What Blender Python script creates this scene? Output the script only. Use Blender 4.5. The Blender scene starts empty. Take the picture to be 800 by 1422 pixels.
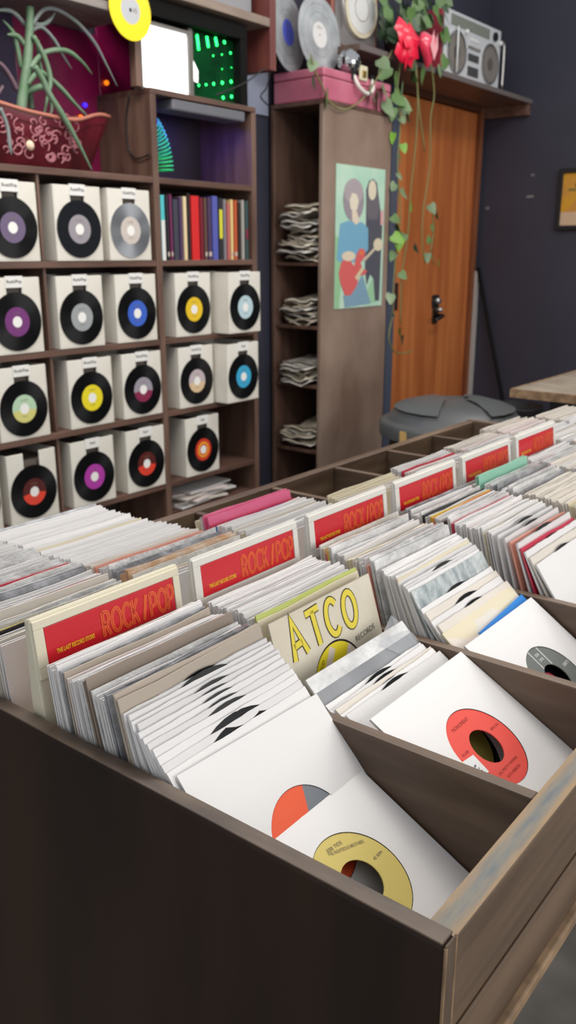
import bpy, math, random
import numpy as np
from mathutils import Vector, Matrix
random.seed(7)
R = math.radians
S = bpy.context.scene
COL = S.collection

# ------------------------------------------------------------------ camera, world, lights, exposure
F_, PITCH, AZ, CAMZ = 1198.0, math.atan2(361, 1198.0), R(38.2), 1.365
cd = bpy.data.cameras.new('camera'); cam = bpy.data.objects.new('camera', cd); COL.objects.link(cam)
cam.location = (0, 0, CAMZ)
fwd = Vector((math.cos(AZ)*math.cos(PITCH), math.sin(AZ)*math.cos(PITCH), -math.sin(PITCH)))
cam.rotation_euler = fwd.to_track_quat('-Z', 'Y').to_euler()
cd.sensor_fit = 'HORIZONTAL'; cd.sensor_width = 36; cd.lens = F_/800*36
cd.clip_start = .02
cd.dof.use_dof = True; cd.dof.focus_distance = .72; cd.dof.aperture_fstop = 20
S.camera = cam
w = bpy.data.worlds.new('world'); S.world = w; w.use_nodes = True
w.node_tree.nodes['Background'].inputs[0].default_value = (.93, .96, 1, 1)
w.node_tree.nodes['Background'].inputs[1].default_value = .62
S.view_settings.view_transform = 'Standard'; S.view_settings.look = 'None'
S.view_settings.gamma = 1; S.view_settings.exposure = 0.13; S.view_settings.use_curve_mapping = False

def area(name, loc, target, sx, sy, power, col):
    l = bpy.data.lights.new(name, 'AREA'); l.shape = 'RECTANGLE'; l.size = sx; l.size_y = sy
    l.energy = power; l.color = col
    o = bpy.data.objects.new(name, l); COL.objects.link(o); o.location = loc
    o.rotation_euler = (Vector(target)-Vector(loc)).to_track_quat('-Z', 'Y').to_euler()
    return o
area('shop_window_light', (2.2, -2.6, 2.0), (1.6, 1.2, .9), 3.6, 2.0, 70, (1, .97, .93))
area('overhead_light', (1.3, .75, 3.0), (1.3, .75, 0), 1.3, .5, 15, (1, .95, .88))
area('overhead_light', (3.6, 1.0, 3.0), (3.6, 1.0, 0), 1.3, .5, 20, (1, .96, .9))
area('overhead_light', (1.25, 1.6, 3.0), (1.5, 1.75, 0), 1.3, .5, 30, (1, .95, .88))  # unseen fill lamp added to brighten the bags in the tall cabinet

# ------------------------------------------------------------------ helpers
_sp, _cp = math.sin(PITCH), math.cos(PITCH)
def ray(x, y):
    r, u = x-400., 711.-y
    f = F_*_cp+u*_sp; v = u*_cp-F_*_sp
    return Vector((math.cos(AZ)*f+math.sin(AZ)*r, math.sin(AZ)*f-math.cos(AZ)*r, v))
def at(x, y, Y):
    d = ray(x, y); return Vector((0, 0, CAMZ))+d*(Y/d.y)
def atx(x, y, X):
    d = ray(x, y); return Vector((0, 0, CAMZ))+d*(X/d.x)

def lin(c):
    return tuple((v/255/12.92 if v/255 <= .04045 else ((v/255+.055)/1.055)**2.4) for v in c)
MATS = {}
def mat(name, c, rough=.55, metal=0, c2=None, scale=(8, 8, 8), bump=0, bscale=None, coat=0, emit=0, ec=None, alpha=1, spec=.5, lo=.35, hi=.65, detail=4):
    if name in MATS: return MATS[name]
    m = bpy.data.materials.new(name); m.use_nodes = True
    nt = m.node_tree; b = nt.nodes['Principled BSDF']
    b.inputs['Base Color'].default_value = (*lin(c), 1)
    b.inputs['Roughness'].default_value = rough; b.inputs['Metallic'].default_value = metal
    b.inputs['Coat Weight'].default_value = coat; b.inputs['Coat Roughness'].default_value = .12
    b.inputs['Specular IOR Level'].default_value = spec
    if alpha < 1: b.inputs['Alpha'].default_value = alpha
    if c2 or bump:
        tc = nt.nodes.new('ShaderNodeTexCoord'); mp = nt.nodes.new('ShaderNodeMapping')
        nt.links.new(tc.outputs['Object'], mp.inputs[0]); mp.inputs['Scale'].default_value = scale
    if c2:
        n = nt.nodes.new('ShaderNodeTexNoise'); n.inputs['Scale'].default_value = 1; n.inputs['Detail'].default_value = detail
        nt.links.new(mp.outputs[0], n.inputs[0])
        cr = nt.nodes.new('ShaderNodeValToRGB'); e = cr.color_ramp.elements
        e[0].position = lo; e[1].position = hi; e[0].color = (*lin(c), 1); e[1].color = (*lin(c2), 1)
        nt.links.new(n.outputs[0], cr.inputs[0]); nt.links.new(cr.outputs[0], b.inputs['Base Color'])
    if bump:
        n2 = nt.nodes.new('ShaderNodeTexNoise'); n2.inputs['Detail'].default_value = 3
        n2.inputs['Scale'].default_value = bscale or 1
        nt.links.new(tc.outputs['Object'] if bscale else mp.outputs[0], n2.inputs[0])
        bp = nt.nodes.new('ShaderNodeBump'); bp.inputs['Strength'].default_value = bump; bp.inputs['Distance'].default_value = .004
        nt.links.new(n2.outputs[0], bp.inputs['Height']); nt.links.new(bp.outputs[0], b.inputs['Normal'])
    if emit:
        b.inputs['Emission Color'].default_value = (*lin(ec or c), 1); b.inputs['Emission Strength'].default_value = emit
    MATS[name] = m
    return m

class MB:
    def __init__(s): s.v = []; s.f = []; s.m = []; s.mats = []; s.sm = []
    def mi(s, m):
        if m not in s.mats: s.mats.append(m)
        return s.mats.index(m)
    def add(s, vs, fs, m, smooth=False, M=None):
        o = len(s.v); k = s.mi(m)
        s.v += [tuple(M @ Vector(p)) if M else tuple(p) for p in vs]
        for f in fs: s.f.append([i+o for i in f]); s.m.append(k); s.sm.append(smooth)
        return s
    def box(s, x0, x1, y0, y1, z0, z1, m, M=None):
        vs = [(x, y, z) for z in (z0, z1) for y in (y0, y1) for x in (x0, x1)]
        return s.add(vs, [(0, 2, 3, 1), (4, 5, 7, 6), (0, 1, 5, 4), (2, 6, 7, 3), (0, 4, 6, 2), (1, 3, 7, 5)], m, False, M)
    def tube(s, pts, r, m, n=8, caps=True):
        pts = [Vector(p) for p in pts]; rs = r if isinstance(r, (list, tuple)) else [r]*len(pts)
        vs = []; fs = []; ref = None
        for i, p in enumerate(pts):
            t = (pts[min(i+1, len(pts)-1)]-pts[max(i-1, 0)]).normalized()
            if ref is None: ref = t.orthogonal().normalized()
            ref = (ref-t*ref.dot(t)).normalized(); b = t.cross(ref)
            for k in range(n):
                a = 2*math.pi*k/n; vs.append(p+(ref*math.cos(a)+b*math.sin(a))*rs[i])
        for i in range(len(pts)-1):
            for k in range(n): fs.append((i*n+k, i*n+(k+1) % n, (i+1)*n+(k+1) % n, (i+1)*n+k))
        if caps: fs += [tuple(range(n-1, -1, -1)), tuple(range((len(pts)-1)*n, len(pts)*n))]
        return s.add(vs, fs, m, True)
    def lathe(s, prof, m, n=24, c=(0, 0, 0), M=None):      # profile (r, z) about local z
        vs = []; fs = []
        for r, z in prof:
            for k in range(n):
                a = 2*math.pi*k/n; vs.append((c[0]+r*math.cos(a), c[1]+r*math.sin(a), c[2]+z))
        for i in range(len(prof)-1):
            for k in range(n): fs.append((i*n+k, i*n+(k+1) % n, (i+1)*n+(k+1) % n, (i+1)*n+k))
        return s.add(vs, fs, m, True, M)
    def ring(s, ri, ro, y0, y1, m, n=40, c=(0, 0), sel=None, M=None):   # disc with a hole, axis y, centre (x, z)
        ms = sel or (lambda a: m)
        for k in range(n):
            a, b = 2*math.pi*k/n, 2*math.pi*(k+1)/n
            P = lambda r, t, y: (c[0]+r*math.cos(t), y, c[1]+r*math.sin(t))
            vs = [P(ri, a, y0), P(ro, a, y0), P(ro, b, y0), P(ri, b, y0), P(ri, a, y1), P(ro, a, y1), P(ro, b, y1), P(ri, b, y1)]
            fs = [(0, 1, 2, 3), (7, 6, 5, 4), (1, 5, 6, 2), (3, 7, 4, 0)]
            if ri <= 0: fs = fs[:3]
            s.add(vs, fs, ms((a+b)/2), False, M)
        return s
    def poly(s, pts, y, m, th=0, M=None):                  # polygon in the xz plane at depth y (extruded by th)
        n = len(pts); vs = [(p[0], y, p[1]) for p in pts]; fs = [tuple(range(n))]
        if th:
            vs += [(p[0], y+th, p[1]) for p in pts]; fs.append(tuple(range(2*n-1, n-1, -1)))
            fs += [(i, (i+1) % n, n+(i+1) % n, n+i) for i in range(n)]
        return s.add(vs, fs, m, False, M)
    def ribbon(s, pts, wd, y, m, closed=False, M=None):    # flat stroke in the xz plane
        P = [Vector((p[0], p[1])) for p in pts]; n = len(P); vs = []; fs = []
        for i in range(n):
            a = P[(i-1) % n] if (closed or i > 0) else None; b = P[(i+1) % n] if (closed or i < n-1) else None
            d1 = (P[i]-a).normalized() if a is not None else None; d2 = (b-P[i]).normalized() if b is not None else None
            if d1 is None: d1 = d2
            if d2 is None: d2 = d1
            nn = Vector((-(d1+d2).y, (d1+d2).x)); nn = nn.normalized() if nn.length > 1e-6 else Vector((-d1.y, d1.x))
            k = wd/2/max(.5, nn.dot(Vector((-d1.y, d1.x))))
            vs += [(P[i].x+nn.x*k, y, P[i].y+nn.y*k), (P[i].x-nn.x*k, y, P[i].y-nn.y*k)]
        for i in range(n if closed else n-1):
            j = (i+1) % n; fs.append((2*i, 2*j, 2*j+1, 2*i+1))
        return s.add(vs, fs, m, False, M)
    def mesh(s, name, org=(0, 0, 0)):
        me = bpy.data.meshes.new(name)
        me.from_pydata([(p[0]-org[0], p[1]-org[1], p[2]-org[2]) for p in s.v], [], s.f)
        for m in s.mats: me.materials.append(m)
        me.polygons.foreach_set('material_index', s.m); me.polygons.foreach_set('use_smooth', s.sm)
        me.update(); return me
    def build(s, name, parent=None, org=(0, 0, 0), bevel=0):
        return link(name, s.mesh(name, org), parent, bevel)
def link(name, me, parent=None, bevel=0):
    o = bpy.data.objects.new(name, me); COL.objects.link(o)
    if parent: o.parent = parent
    if bevel:
        b = o.modifiers.new('bevel', 'BEVEL'); b.width = bevel; b.segments = 2; b.limit_method = 'ANGLE'
    return o
def tag(o, label=None, cat=None, group=None, kind=None):
    if label: o['label'] = label
    if cat: o['category'] = cat
    if group: o['group'] = group
    if kind: o['kind'] = kind
    return o
def thing(name, label, cat, loc=(0, 0, 0), group=None, rot=(0, 0, 0)):
    o = bpy.data.objects.new(name, None); COL.objects.link(o); o.location = loc; o.rotation_euler = rot
    o.empty_display_size = .05
    return tag(o, label, cat, group)
def text_mesh(txt, size, m, sx=1, off=0):
    cu = bpy.data.curves.new('t', 'FONT'); cu.body = txt; cu.size = size; cu.align_x = 'CENTER'; cu.align_y = 'CENTER'; cu.offset = off
    cu.resolution_u = 3
    o = bpy.data.objects.new('t', cu); COL.objects.link(o)
    dg = bpy.context.evaluated_depsgraph_get()
    me = bpy.data.meshes.new_from_object(o.evaluated_get(dg)); bpy.data.objects.remove(o)
    return [(v.co.x*sx, v.co.y) for v in me.vertices], [tuple(p.vertices) for p in me.polygons]
TC = {}
def add_text(mb, txt, size, x, z, y, m, sx=1, rot=0, off=0, M=None):   # text in the xz plane, read from -y
    k = (txt, size, sx, off)
    if k not in TC: TC[k] = text_mesh(txt, size, m, sx, off)
    vs, fs = TC[k]; c, s_ = math.cos(rot), math.sin(rot)
    mb.add([(x+a*c-b*s_, y, z+a*s_+b*c) for a, b in vs], fs, m, False, M)
def arc(cx, cz, rx, rz, a0, a1, n=14):
    return [(cx+rx*math.cos(R(a0+(a1-a0)*i/n)), cz+rz*math.sin(R(a0+(a1-a0)*i/n))) for i in range(n+1)]

# ------------------------------------------------------------------ materials
wood = mat('bin_wood', (74, 55, 42), .5, c2=(106, 84, 64), scale=(3, 3, 22), bump=.08)
woodH = mat('bin_wood_long', (76, 57, 43), .45, c2=(110, 89, 69), scale=(3, 30, 30), bump=.08)
woodY = mat('bin_wood_divider', (76, 58, 46), .5, c2=(110, 90, 73), scale=(30, 4, 30), bump=.08)
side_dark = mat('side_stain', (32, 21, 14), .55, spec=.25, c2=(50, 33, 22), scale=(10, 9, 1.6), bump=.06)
tanw = mat('worn_tan', (150, 122, 92), .6, c2=(112, 88, 64), scale=(40, 40, 40), bump=.1)
darkw = mat('dark_wood', (80, 56, 46), .5, c2=(108, 80, 68), scale=(4, 20, 20), bump=.05)
darkwv = mat('dark_wood_upright', (84, 60, 50), .5, c2=(114, 88, 75), scale=(20, 20, 3), bump=.05)
tallw = mat('tall_wood', (116, 94, 80), .28, c2=(152, 131, 117), scale=(3.5, 3.5, 2), bump=.03)
inner = mat('dark_inside', (40, 29, 24), .6)
white_p = mat('white_paper', (214, 211, 209), .6, bump=.22, bscale=38)
white_b = mat('bright_paper', (222, 219, 217), .6, bump=.15, bscale=30)
warm_p = mat('warm_paper', (212, 204, 193), .6, bump=.22, bscale=36)
cream_p = mat('cream_paper', (214, 203, 176), .65, bump=.2, bscale=30)
pink_p = mat('pinkish_paper', (216, 203, 199), .65, bump=.2, bscale=36)
beige_p = mat('beige_card', (176, 163, 148), .65)
taupe_p = mat('taupe_card', (142, 127, 114), .6)
grey_pl = mat('grey_plastic', (118, 118, 122), .22, c2=(176, 176, 180), scale=(40, 5, 30), bump=.7, bscale=70, coat=1)
clear_pl = mat('shiny_plastic', (190, 188, 186), .2, c2=(226, 225, 223), scale=(30, 5, 50), bump=.9, bscale=80, coat=1)
teal_pl = mat('wavy_plastic', (138, 150, 154), .15, c2=(206, 212, 210), scale=(60, 5, 20), bump=1, bscale=60, coat=1)
peach_pl = mat('peach_plastic', (206, 160, 116), .25, c2=(222, 200, 178), scale=(50, 5, 30), bump=.7, bscale=70, coat=1)
vinyl = mat('vinyl', (12, 12, 14), .36, spec=.28)
def radial(m):
    nt = m.node_tree; tn = nt.nodes.new('ShaderNodeTangent'); tn.direction_type = 'RADIAL'; tn.axis = 'Y'
    b = nt.nodes['Principled BSDF']; b.inputs['Anisotropic'].default_value = .85; nt.links.new(tn.outputs[0], b.inputs['Tangent'])
radial(vinyl)
vinyl_g = mat('glossy_vinyl', (24, 26, 30), .15, spec=.8, coat=.6)
silver = mat('silver_vinyl', (206, 210, 214), .26, metal=.9); radial(silver)
black_ink = mat('black_ink', (32, 30, 30), .6)
grey_ink = mat('grey_ink', (120, 104, 84), .6)
white_ink = mat('white_ink', (222, 222, 220), .6)
black_m = mat('black_plastic', (22, 21, 23), .5)
red_ins = mat('red_insert', (198, 6, 30), .35, coat=.25)
ink_or = mat('orange_ink', (222, 92, 34), .4)
ink_ye = mat('yellow_ink', (236, 176, 30), .4)
card_p = mat('card_plastic', (216, 208, 184), .4)
whiteplas = mat('white_box_card', (222, 218, 208), .5, c2=(212, 206, 194), scale=(6, 6, 6))
def flat(name, c, rough=.5, **k): return mat(name, c, rough, **k)

# ------------------------------------------------------------------ the room
MB().box(-1.5, 5.6, -3.2, 2.9, -.05, 0, mat('floor_concrete', (88, 84, 80), .55, c2=(140, 134, 126), scale=(5, 5, 5), bump=.2, lo=.3, hi=.75, detail=8)).build('floor')
navy = mat('navy_paint', (50, 50, 63), .55, c2=(56, 56, 70), scale=(2, 2, 2), bump=.03)
wb = MB(); wb.box(-1.5, 4.17, 2.6, 2.72, 0, 3.05, navy); wb.box(4.17, 5.24, 2.6, 2.72, 2.22, 3.05, navy); wb.box(5.215, 5.24, 2.6, 2.72, 0, 2.22, navy)
wb.box(4.17, 5.215, 2.68, 2.72, 0, 2.22, navy)
wb.build('wall_back')
wr = MB(); wr.box(5.24, 5.36, -3.2, 2.72, 0, 3.05, navy)
scuff = mat('wall_scuff', (118, 116, 118), .7)
for (px, py, a, b) in ((736, 273, .022, .007), (677, 289, .012, .008), (740, 243, .01, .006)):
    p = atx(px, py, 5.2395); wr.box(5.2392, 5.2402, p.y-a, p.y+a, p.z-b, p.z+b, scuff)
wr.build('wall_right')
for n in ('floor', 'wall_back', 'wall_right'): bpy.data.objects[n]['kind'] = 'structure'

# door
d1 = bpy.data.objects.new('door_1', None); COL.objects.link(d1); d1.location = (4.7, 2.6, 0); d1['kind'] = 'structure'
OD = d1.location
doorw = mat('door_veneer', (168, 92, 46), .4, c2=(200, 120, 66), scale=(14, 14, 1.1), bump=.03, detail=6)
MB().box(4.245, 5.175, 2.615, 2.655, .01, 2.165, doorw).build('door_leaf', d1, OD, .003)
frame_m = mat('door_frame_wood', (112, 62, 36), .45, c2=(132, 78, 46), scale=(16, 16, 2))
fr = MB(); fr.box(5.175, 5.212, 2.585, 2.66, 0, 2.21, frame_m); fr.box(4.21, 5.175, 2.585, 2.66, 2.17, 2.21, mat('header_wood', (78, 46, 30), .5)); fr.build('door_frame', d1, OD, .003)
MB().box(4.17, 4.243, 2.585, 2.66, 0, 2.21, mat('steel_jamb', (96, 104, 122), .35, metal=.3)).build('door_jamb', d1, OD, .003)
MB().box(5.205, 5.235, 2.565, 2.6, 0, 1.25, mat('pale_edge_strip', (176, 170, 166), .5)).build('edge_strip', d1, OD)
hd = MB(); p = at(607, 418, 2.6)
hd.box(p.x-.04, p.x+.04, 2.606, 2.616, p.z-.035, p.z+.035, black_m)
steel = mat('brushed_steel', (186, 184, 180), .3, metal=.9)
dbo = hd.build('deadbolt', d1, OD, .003)
k = MB(); k.lathe([(0, .02), (.018, .02), (.02, 0)], steel, 16, M=Matrix.Translation((p.x+.012, 2.606, p.z)) @ Matrix.Rotation(R(90), 4, 'X')); k.build('lock_cylinder', dbo, OD)
p2 = at(606, 438, 2.6); h2 = MB()
h2.box(p2.x-.028, p2.x+.028, 2.606, 2.616, p2.z-.05, p2.z+.06, mat('dark_bronze', (50, 40, 34), .4, metal=.5))
ho = h2.build('handle_plate', d1, OD, .003)
h3 = MB(); h3.tube([(p2.x, 2.61, p2.z), (p2.x, 2.555, p2.z), (p2.x-.05, 2.55, p2.z-.012), (p2.x-.1, 2.552, p2.z-.02)], [.013, .012, .011, .009], black_m)
h3.tube([(p2.x+.01, 2.61, p2.z+.03), (p2.x+.03, 2.575, p2.z+.035)], .015, steel); h3.build('lever_handle', ho, OD)
for (px, py, hh) in ((654, 405, .075), (669, 205, .085), (553, 412, .075)):
    p = at(px, py, 2.6); MB().box(p.x-.012, p.x+.012, 2.598 if px > 600 else 2.607, 2.616, p.z-hh, p.z+hh, black_m).build('hinge' if px > 600 else 'latch_plate', d1, OD, .003)

# ------------------------------------------------------------------ record bin
BX0, BX1, BY0, BY1, TOP, FL = .384, 2.01, .1835, .99, .95, .834
bin_ = thing('record_bin', 'long brown wooden bin of seven inch records, filling the foreground', 'record bin', (1.2, .58, 0))
OB = bin_.location
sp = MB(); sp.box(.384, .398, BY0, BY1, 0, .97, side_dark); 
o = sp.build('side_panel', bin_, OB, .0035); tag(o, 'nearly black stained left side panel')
e = MB(); e.box(.3842, .3978, BY0+.002, BY1-.002, .9695, .9712, mat('worn_brown_edge', (96, 78, 62), .45, c2=(62, 48, 38), scale=(50, 12, 12), bump=.1))
e.box(.3842, .3978, BY0-.0008, BY0+.0005, 0, .9705, MATS['worn_brown_edge']); e.box(.3962, .3984, BY0-.0012, BY0+.0008, 0, .969, tanw); e.box(.3838, .3856, BY0-.0012, BY0+.0008, 0, .969, tanw); e.build('worn_edge', o, OB, .0006)
MB().box(BX1-.014, BX1, BY0, BY1, 0, .955, woodY).build('side_panel', bin_, OB, .003)
# front panel: worn blue-grey paint along its top
def worn_top():
    m = mat('worn_blue_paint', (98, 104, 106), .6, c2=(126, 120, 108), scale=(30, 160, 20), bump=.3)
    nt = m.node_tree; b = nt.nodes['Principled BSDF']
    src = b.inputs['Base Color'].links[0].from_socket
    tc = [n for n in nt.nodes if n.type == 'TEX_COORD'][0]
    sep = nt.nodes.new('ShaderNodeSeparateXYZ'); nt.links.new(tc.outputs['Object'], sep.inputs[0])
    ab = nt.nodes.new('ShaderNodeMath'); ab.operation = 'ADD'; ab.inputs[1].default_value = -(.202-OB.y)
    nt.links.new(sep.outputs['Y'], ab.inputs[0])
    a2 = nt.nodes.new('ShaderNodeMath'); a2.operation = 'ABSOLUTE'; nt.links.new(ab.outputs[0], a2.inputs[0])
    ns = nt.nodes.new('ShaderNodeTexNoise'); ns.inputs['Scale'].default_value = 1; ns.inputs['Detail'].default_value = 5
    mp = nt.nodes.new('ShaderNodeMapping'); mp.inputs['Scale'].default_value = (30, 260, 30)
    nt.links.new(tc.outputs['Object'], mp.inputs[0]); nt.links.new(mp.outputs[0], ns.inputs[0])
    mu = nt.nodes.new('ShaderNodeMath'); mu.operation = 'MULTIPLY_ADD'; mu.inputs[1].default_value = .012; nt.links.new(ns.outputs[0], mu.inputs[0]); nt.links.new(a2.outputs[0], mu.inputs[2])
    cr = nt.nodes.new('ShaderNodeValToRGB'); cr.color_ramp.elements[0].position = .0108; cr.color_ramp.elements[1].position = .013
    nt.links.new(mu.outputs[0], cr.inputs[0])
    mx = nt.nodes.new('ShaderNodeMix'); mx.data_type = 'RGBA'; nt.links.new(cr.outputs[0], mx.inputs[0]); nt.links.new(src, mx.inputs[6])
    mx.inputs[7].default_value = (*lin((150, 124, 92)), 1); nt.links.new(mx.outputs[2], b.inputs['Base Color'])
    return m
MB().box(.398, BX1-.014, .192, .212, .818, .9485, woodH).build('front_panel', bin_, OB, .002)
fo = [c for c in bin_.children if c.name.startswith('front_panel')][0]
MB().box(.398, BX1-.014, .192, .212, .9487, .9503, worn_top()).build('painted_top', fo, OB, .0006)
MB().box(.398, BX1-.014, .1893, .192, .818, .872, woodH).build('lower_rail', fo, OB, .0025)
MB().box(.398, BX1-.014, .183, .215, .806, .818, tanw).build('bottom_lip', fo, OB, .002)
MB().box(.398, BX1-.014, .97, .99, .55, .952, woodH).build('back_panel', bin_, OB, .002)
MB().box(.398, BX1-.014, .212, .97, .81, FL, inner).build('bin_floor', bin_, OB)
for n in range(1, 8):
    x = .395+.2*n
    MB().box(x-.012, x, .212, .97, FL, TOP, woodY).build('divider', bin_, OB, .0015)

# ------------------------------------------------------------------ sleeves
SW = .179
def sheet(mb, w_, h_, hole, y, m, hc=None, n=60, vw=0):           # square sheet with a round hole (axis y)
    hc = h_/2 if hc is None else hc
    outer = []; inn = []
    for k in range(n):
        a = 2*math.pi*k/n+math.pi/4; c, s_ = math.cos(a), math.sin(a)
        inn.append((hole*c, y, hc+hole*s_))
        t = min((w_/2)/abs(c) if abs(c) > 1e-9 else 9e9, ((h_-hc) if s_ > 0 else hc)/abs(s_) if abs(s_) > 1e-9 else 9e9)
        outer.append((t*c, y, hc+t*s_))
    # snap nearest ray to each corner
    for cx, cz in ((-w_/2, 0), (w_/2, 0), (-w_/2, h_), (w_/2, h_)):
        i = min(range(n), key=lambda q: (outer[q][0]-cx)**2+(outer[q][2]-cz)**2); outer[i] = (cx, y, cz)
    if vw: outer = [(x, yy+(.0004*math.sin(x*55+vw*2.1) if z > h_-1e-6 else 0), z+(.00025*math.sin(x*95+vw*3)+.0002*math.sin(x*260+vw*5) if z > h_-1e-6 else 0)) for x, yy, z in outer]
    mb.add(inn+outer, [(k, (k+1) % n, n+(k+1) % n, n+k) for k in range(n)], m, False)
def holed_sleeve(m, h=.18, hc=None, vw=0):
    mb = MB(); sheet(mb, SW, h, .0441, -.0013, m, hc, vw=vw); sheet(mb, SW, h, .0441, .0013, m, hc, vw=vw)
    W = SW/2
    mb.add([(-W, -.0013, 0), (-W, .0013, 0), (-W, .0013, h), (-W, -.0013, h)], [(0, 1, 2, 3)], m)
    mb.add([(W, -.0013, 0), (W, .0013, 0), (W, .0013, h), (W, -.0013, h)], [(3, 2, 1, 0)], m)
    mb.add([(-W, -.0013, 0), (W, -.0013, 0), (W, .0013, 0), (-W, .0013, 0)], [(0, 1, 2, 3)], m)
    return mb
MESH = {}
def plain_mesh(m, h, t, v):
    k = (m.name, round(h, 3), round(t, 4), v)
    if k in MESH: return MESH[k]
    rnd = random.Random(v*17+3); nx, nz = 4, 3; mb = MB(); W = SW/2
    a, b, c = rnd.uniform(-.0011, .0011), rnd.uniform(-.0011, .0011), rnd.uniform(-.0016, .0016)
    cut = [rnd.uniform(-.0022, 0) for _ in range(nx+1)]
    def P(i, j, s_):
        x = -W+2*W*i/nx; z = h*j/nz+(cut[i] if j == nz else 0); u = x/W; q = z/h
        y = a*(1-u*u)*q+b*u*q*q+c*math.sin(u*3)*q
        return (x, y+s_*t/2*(1+.0*q), z)
    vs = [P(i, j, s_) for s_ in (-1, 1) for j in range(nz+1) for i in range(nx+1)]
    N = (nx+1)*(nz+1); I = lambda i, j, s_: s_*N+j*(nx+1)+i; fs = []
    for j in range(nz):
        for i in range(nx):
            fs.append((I(i, j, 0), I(i+1, j, 0), I(i+1, j+1, 0), I(i, j+1, 0))); fs.append((I(i, j+1, 1), I(i+1, j+1, 1), I(i+1, j, 1), I(i, j, 1)))
    for i in range(nx):
        fs.append((I(i, nz, 0), I(i+1, nz, 0), I(i+1, nz, 1), I(i, nz, 1))); fs.append((I(i+1, 0, 0), I(i, 0, 0), I(i, 0, 1), I(i+1, 0, 1)))
    for j in range(nz):
        fs.append((I(0, j, 0), I(0, j+1, 0), I(0, j+1, 1), I(0, j, 1))); fs.append((I(nx, j+1, 0), I(nx, j, 0), I(nx, j, 1), I(nx, j+1, 1)))
    mb.add(vs, fs, m); MESH[k] = mb.mesh('record_sleeve'); return MESH[k]
def disc_mesh(key, lab, lab2=None, vin=None, hole=.019):
    k = ('disc', key)
    if k in MESH: return MESH[k]
    a = MB().ring(.0437, .0873, -.0005, .0005, vin or vinyl, 48).mesh('record')
    b = MB().ring(hole, .0437, -.0006, .0006, lab, 48, sel=(lambda t: lab2 if (lab2 and math.sin(t) > 0) else lab)).mesh('record_label')
    MESH[k] = (a, b); return MESH[k]
LABS = [flat('label_red', (222, 78, 66)), flat('label_orange', (228, 82, 36)), flat('label_tan', (206, 186, 104)), flat('label_grey', (104, 108, 104)), flat('label_purple', (96, 70, 120)), flat('label_olive', (130, 120, 50)), flat('label_cream', (214, 200, 160)), flat('label_blue', (60, 96, 160))]
def pose(o, cx, b, z0, lean, ry=0, rz=0):
    o.matrix_world = Matrix.Translation((cx, b, z0)) @ Matrix.Rotation(rz, 4, 'Z') @ Matrix.Rotation(-R(lean), 4, 'X') @ Matrix.Rotation(ry, 4, 'Y')
    o.location, o.rotation_euler, _ = [x for x in (o.matrix_world.translation, o.matrix_world.to_euler(), 0)]
ONES = ['', 'first', 'second', 'third', 'fourth', 'fifth', 'sixth', 'seventh', 'eighth', 'ninth', 'tenth', 'eleventh', 'twelfth', 'thirteenth', 'fourteenth', 'fifteenth', 'sixteenth', 'seventeenth', 'eighteenth', 'nineteenth']
def nth(i):
    if i < 20: return ONES[i]
    T = ['twent', 'thirt', 'fort', 'fift', 'sixt', 'sevent', 'eight', 'ninet'][i//10-2]
    return T+'ieth' if i % 10 == 0 else T+'y-'+ONES[i % 10]
ORD = ['first', 'second', 'third', 'fourth', 'fifth', 'sixth', 'seventh', 'eighth']
def colc(k): return .491 if k == 0 else .395+.2*k+.094
def feature(k, b, z0, lean, m, lab, label, group=None, up=0, key=None, lab2=None, h=.184, ry=0, dx=0, hc=None):
    """a whole single: paper sleeve with its centre hole, record and label"""
    vw = 0 if key else random.randrange(1, 5); mk = ('holed', m.name, h, hc, vw)
    if mk not in MESH: MESH[mk] = holed_sleeve(m, h, hc, vw).mesh('record_sleeve')
    o = link('record_sleeve', MESH[mk]); pose(o, colc(k)+dx, b, z0, lean, ry)
    tag(o, label, 'record sleeve', group or 'record sleeves in the %s row in front of its card' % ORD[k])
    a, c = disc_mesh(key or lab.name, lab, lab2)
    r = link('record', a, o); r.location = (0, 0, h/2+up)
    l = link('record_label', c, r)
    return o, r, l
PACK = []      # (metric, k, b, z0, lean, mesh, colour word, section, ry, dx)
COLW = {}
def addp(k, b, lean, m, word, sec, h=.186, t=.0017, z0=None, v=None, dx=None, ry=None):
    h += random.uniform(-.002, .0035) if z0 is None else 0
    top = Vector((colc(k), b+.18*math.sin(R(lean)), 1.0)); dist = (top-Vector((0, 0, CAMZ))).length
    q = proj(top); vis = 1 if -60 < q[0] < 860 else .2
    PACK.append(dict(metric=vis/dist*(1 if sec == 'front' else .8), k=k, b=b, z0=FL+.001+(random.uniform(0, .002) if z0 is None else z0), lean=lean, m=m, h=round(h*500)/500, t=t, v=random.randrange(4) if v is None else v,
                     word=word, sec=sec, dx=random.uniform(-.0012, .0012) if dx is None else dx, ry=random.uniform(-.006, .006) if ry is None else ry))
def proj(p):
    p = Vector(p)-Vector((0, 0, CAMZ)); f = p.x*math.cos(AZ)+p.y*math.sin(AZ); r = p.x*math.sin(AZ)-p.y*math.cos(AZ)
    d = f*_cp-p.z*_sp; return 400+F_*r/d, 711-F_*(f*_sp+p.z*_cp)/d
def lerp(tab, b):
    for (b0, l0), (b1, l1) in zip(tab, tab[1:]):
        if b <= b0 and b >= b1: return l0+(l1-l0)*(b0-b)/(b0-b1)
    return tab[-1][1] if b < tab[-1][0] else tab[0][1]
accent = lambda n, c: mat('sleeve_'+n, c, .4, bump=.2, bscale=60, coat=.5)
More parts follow.
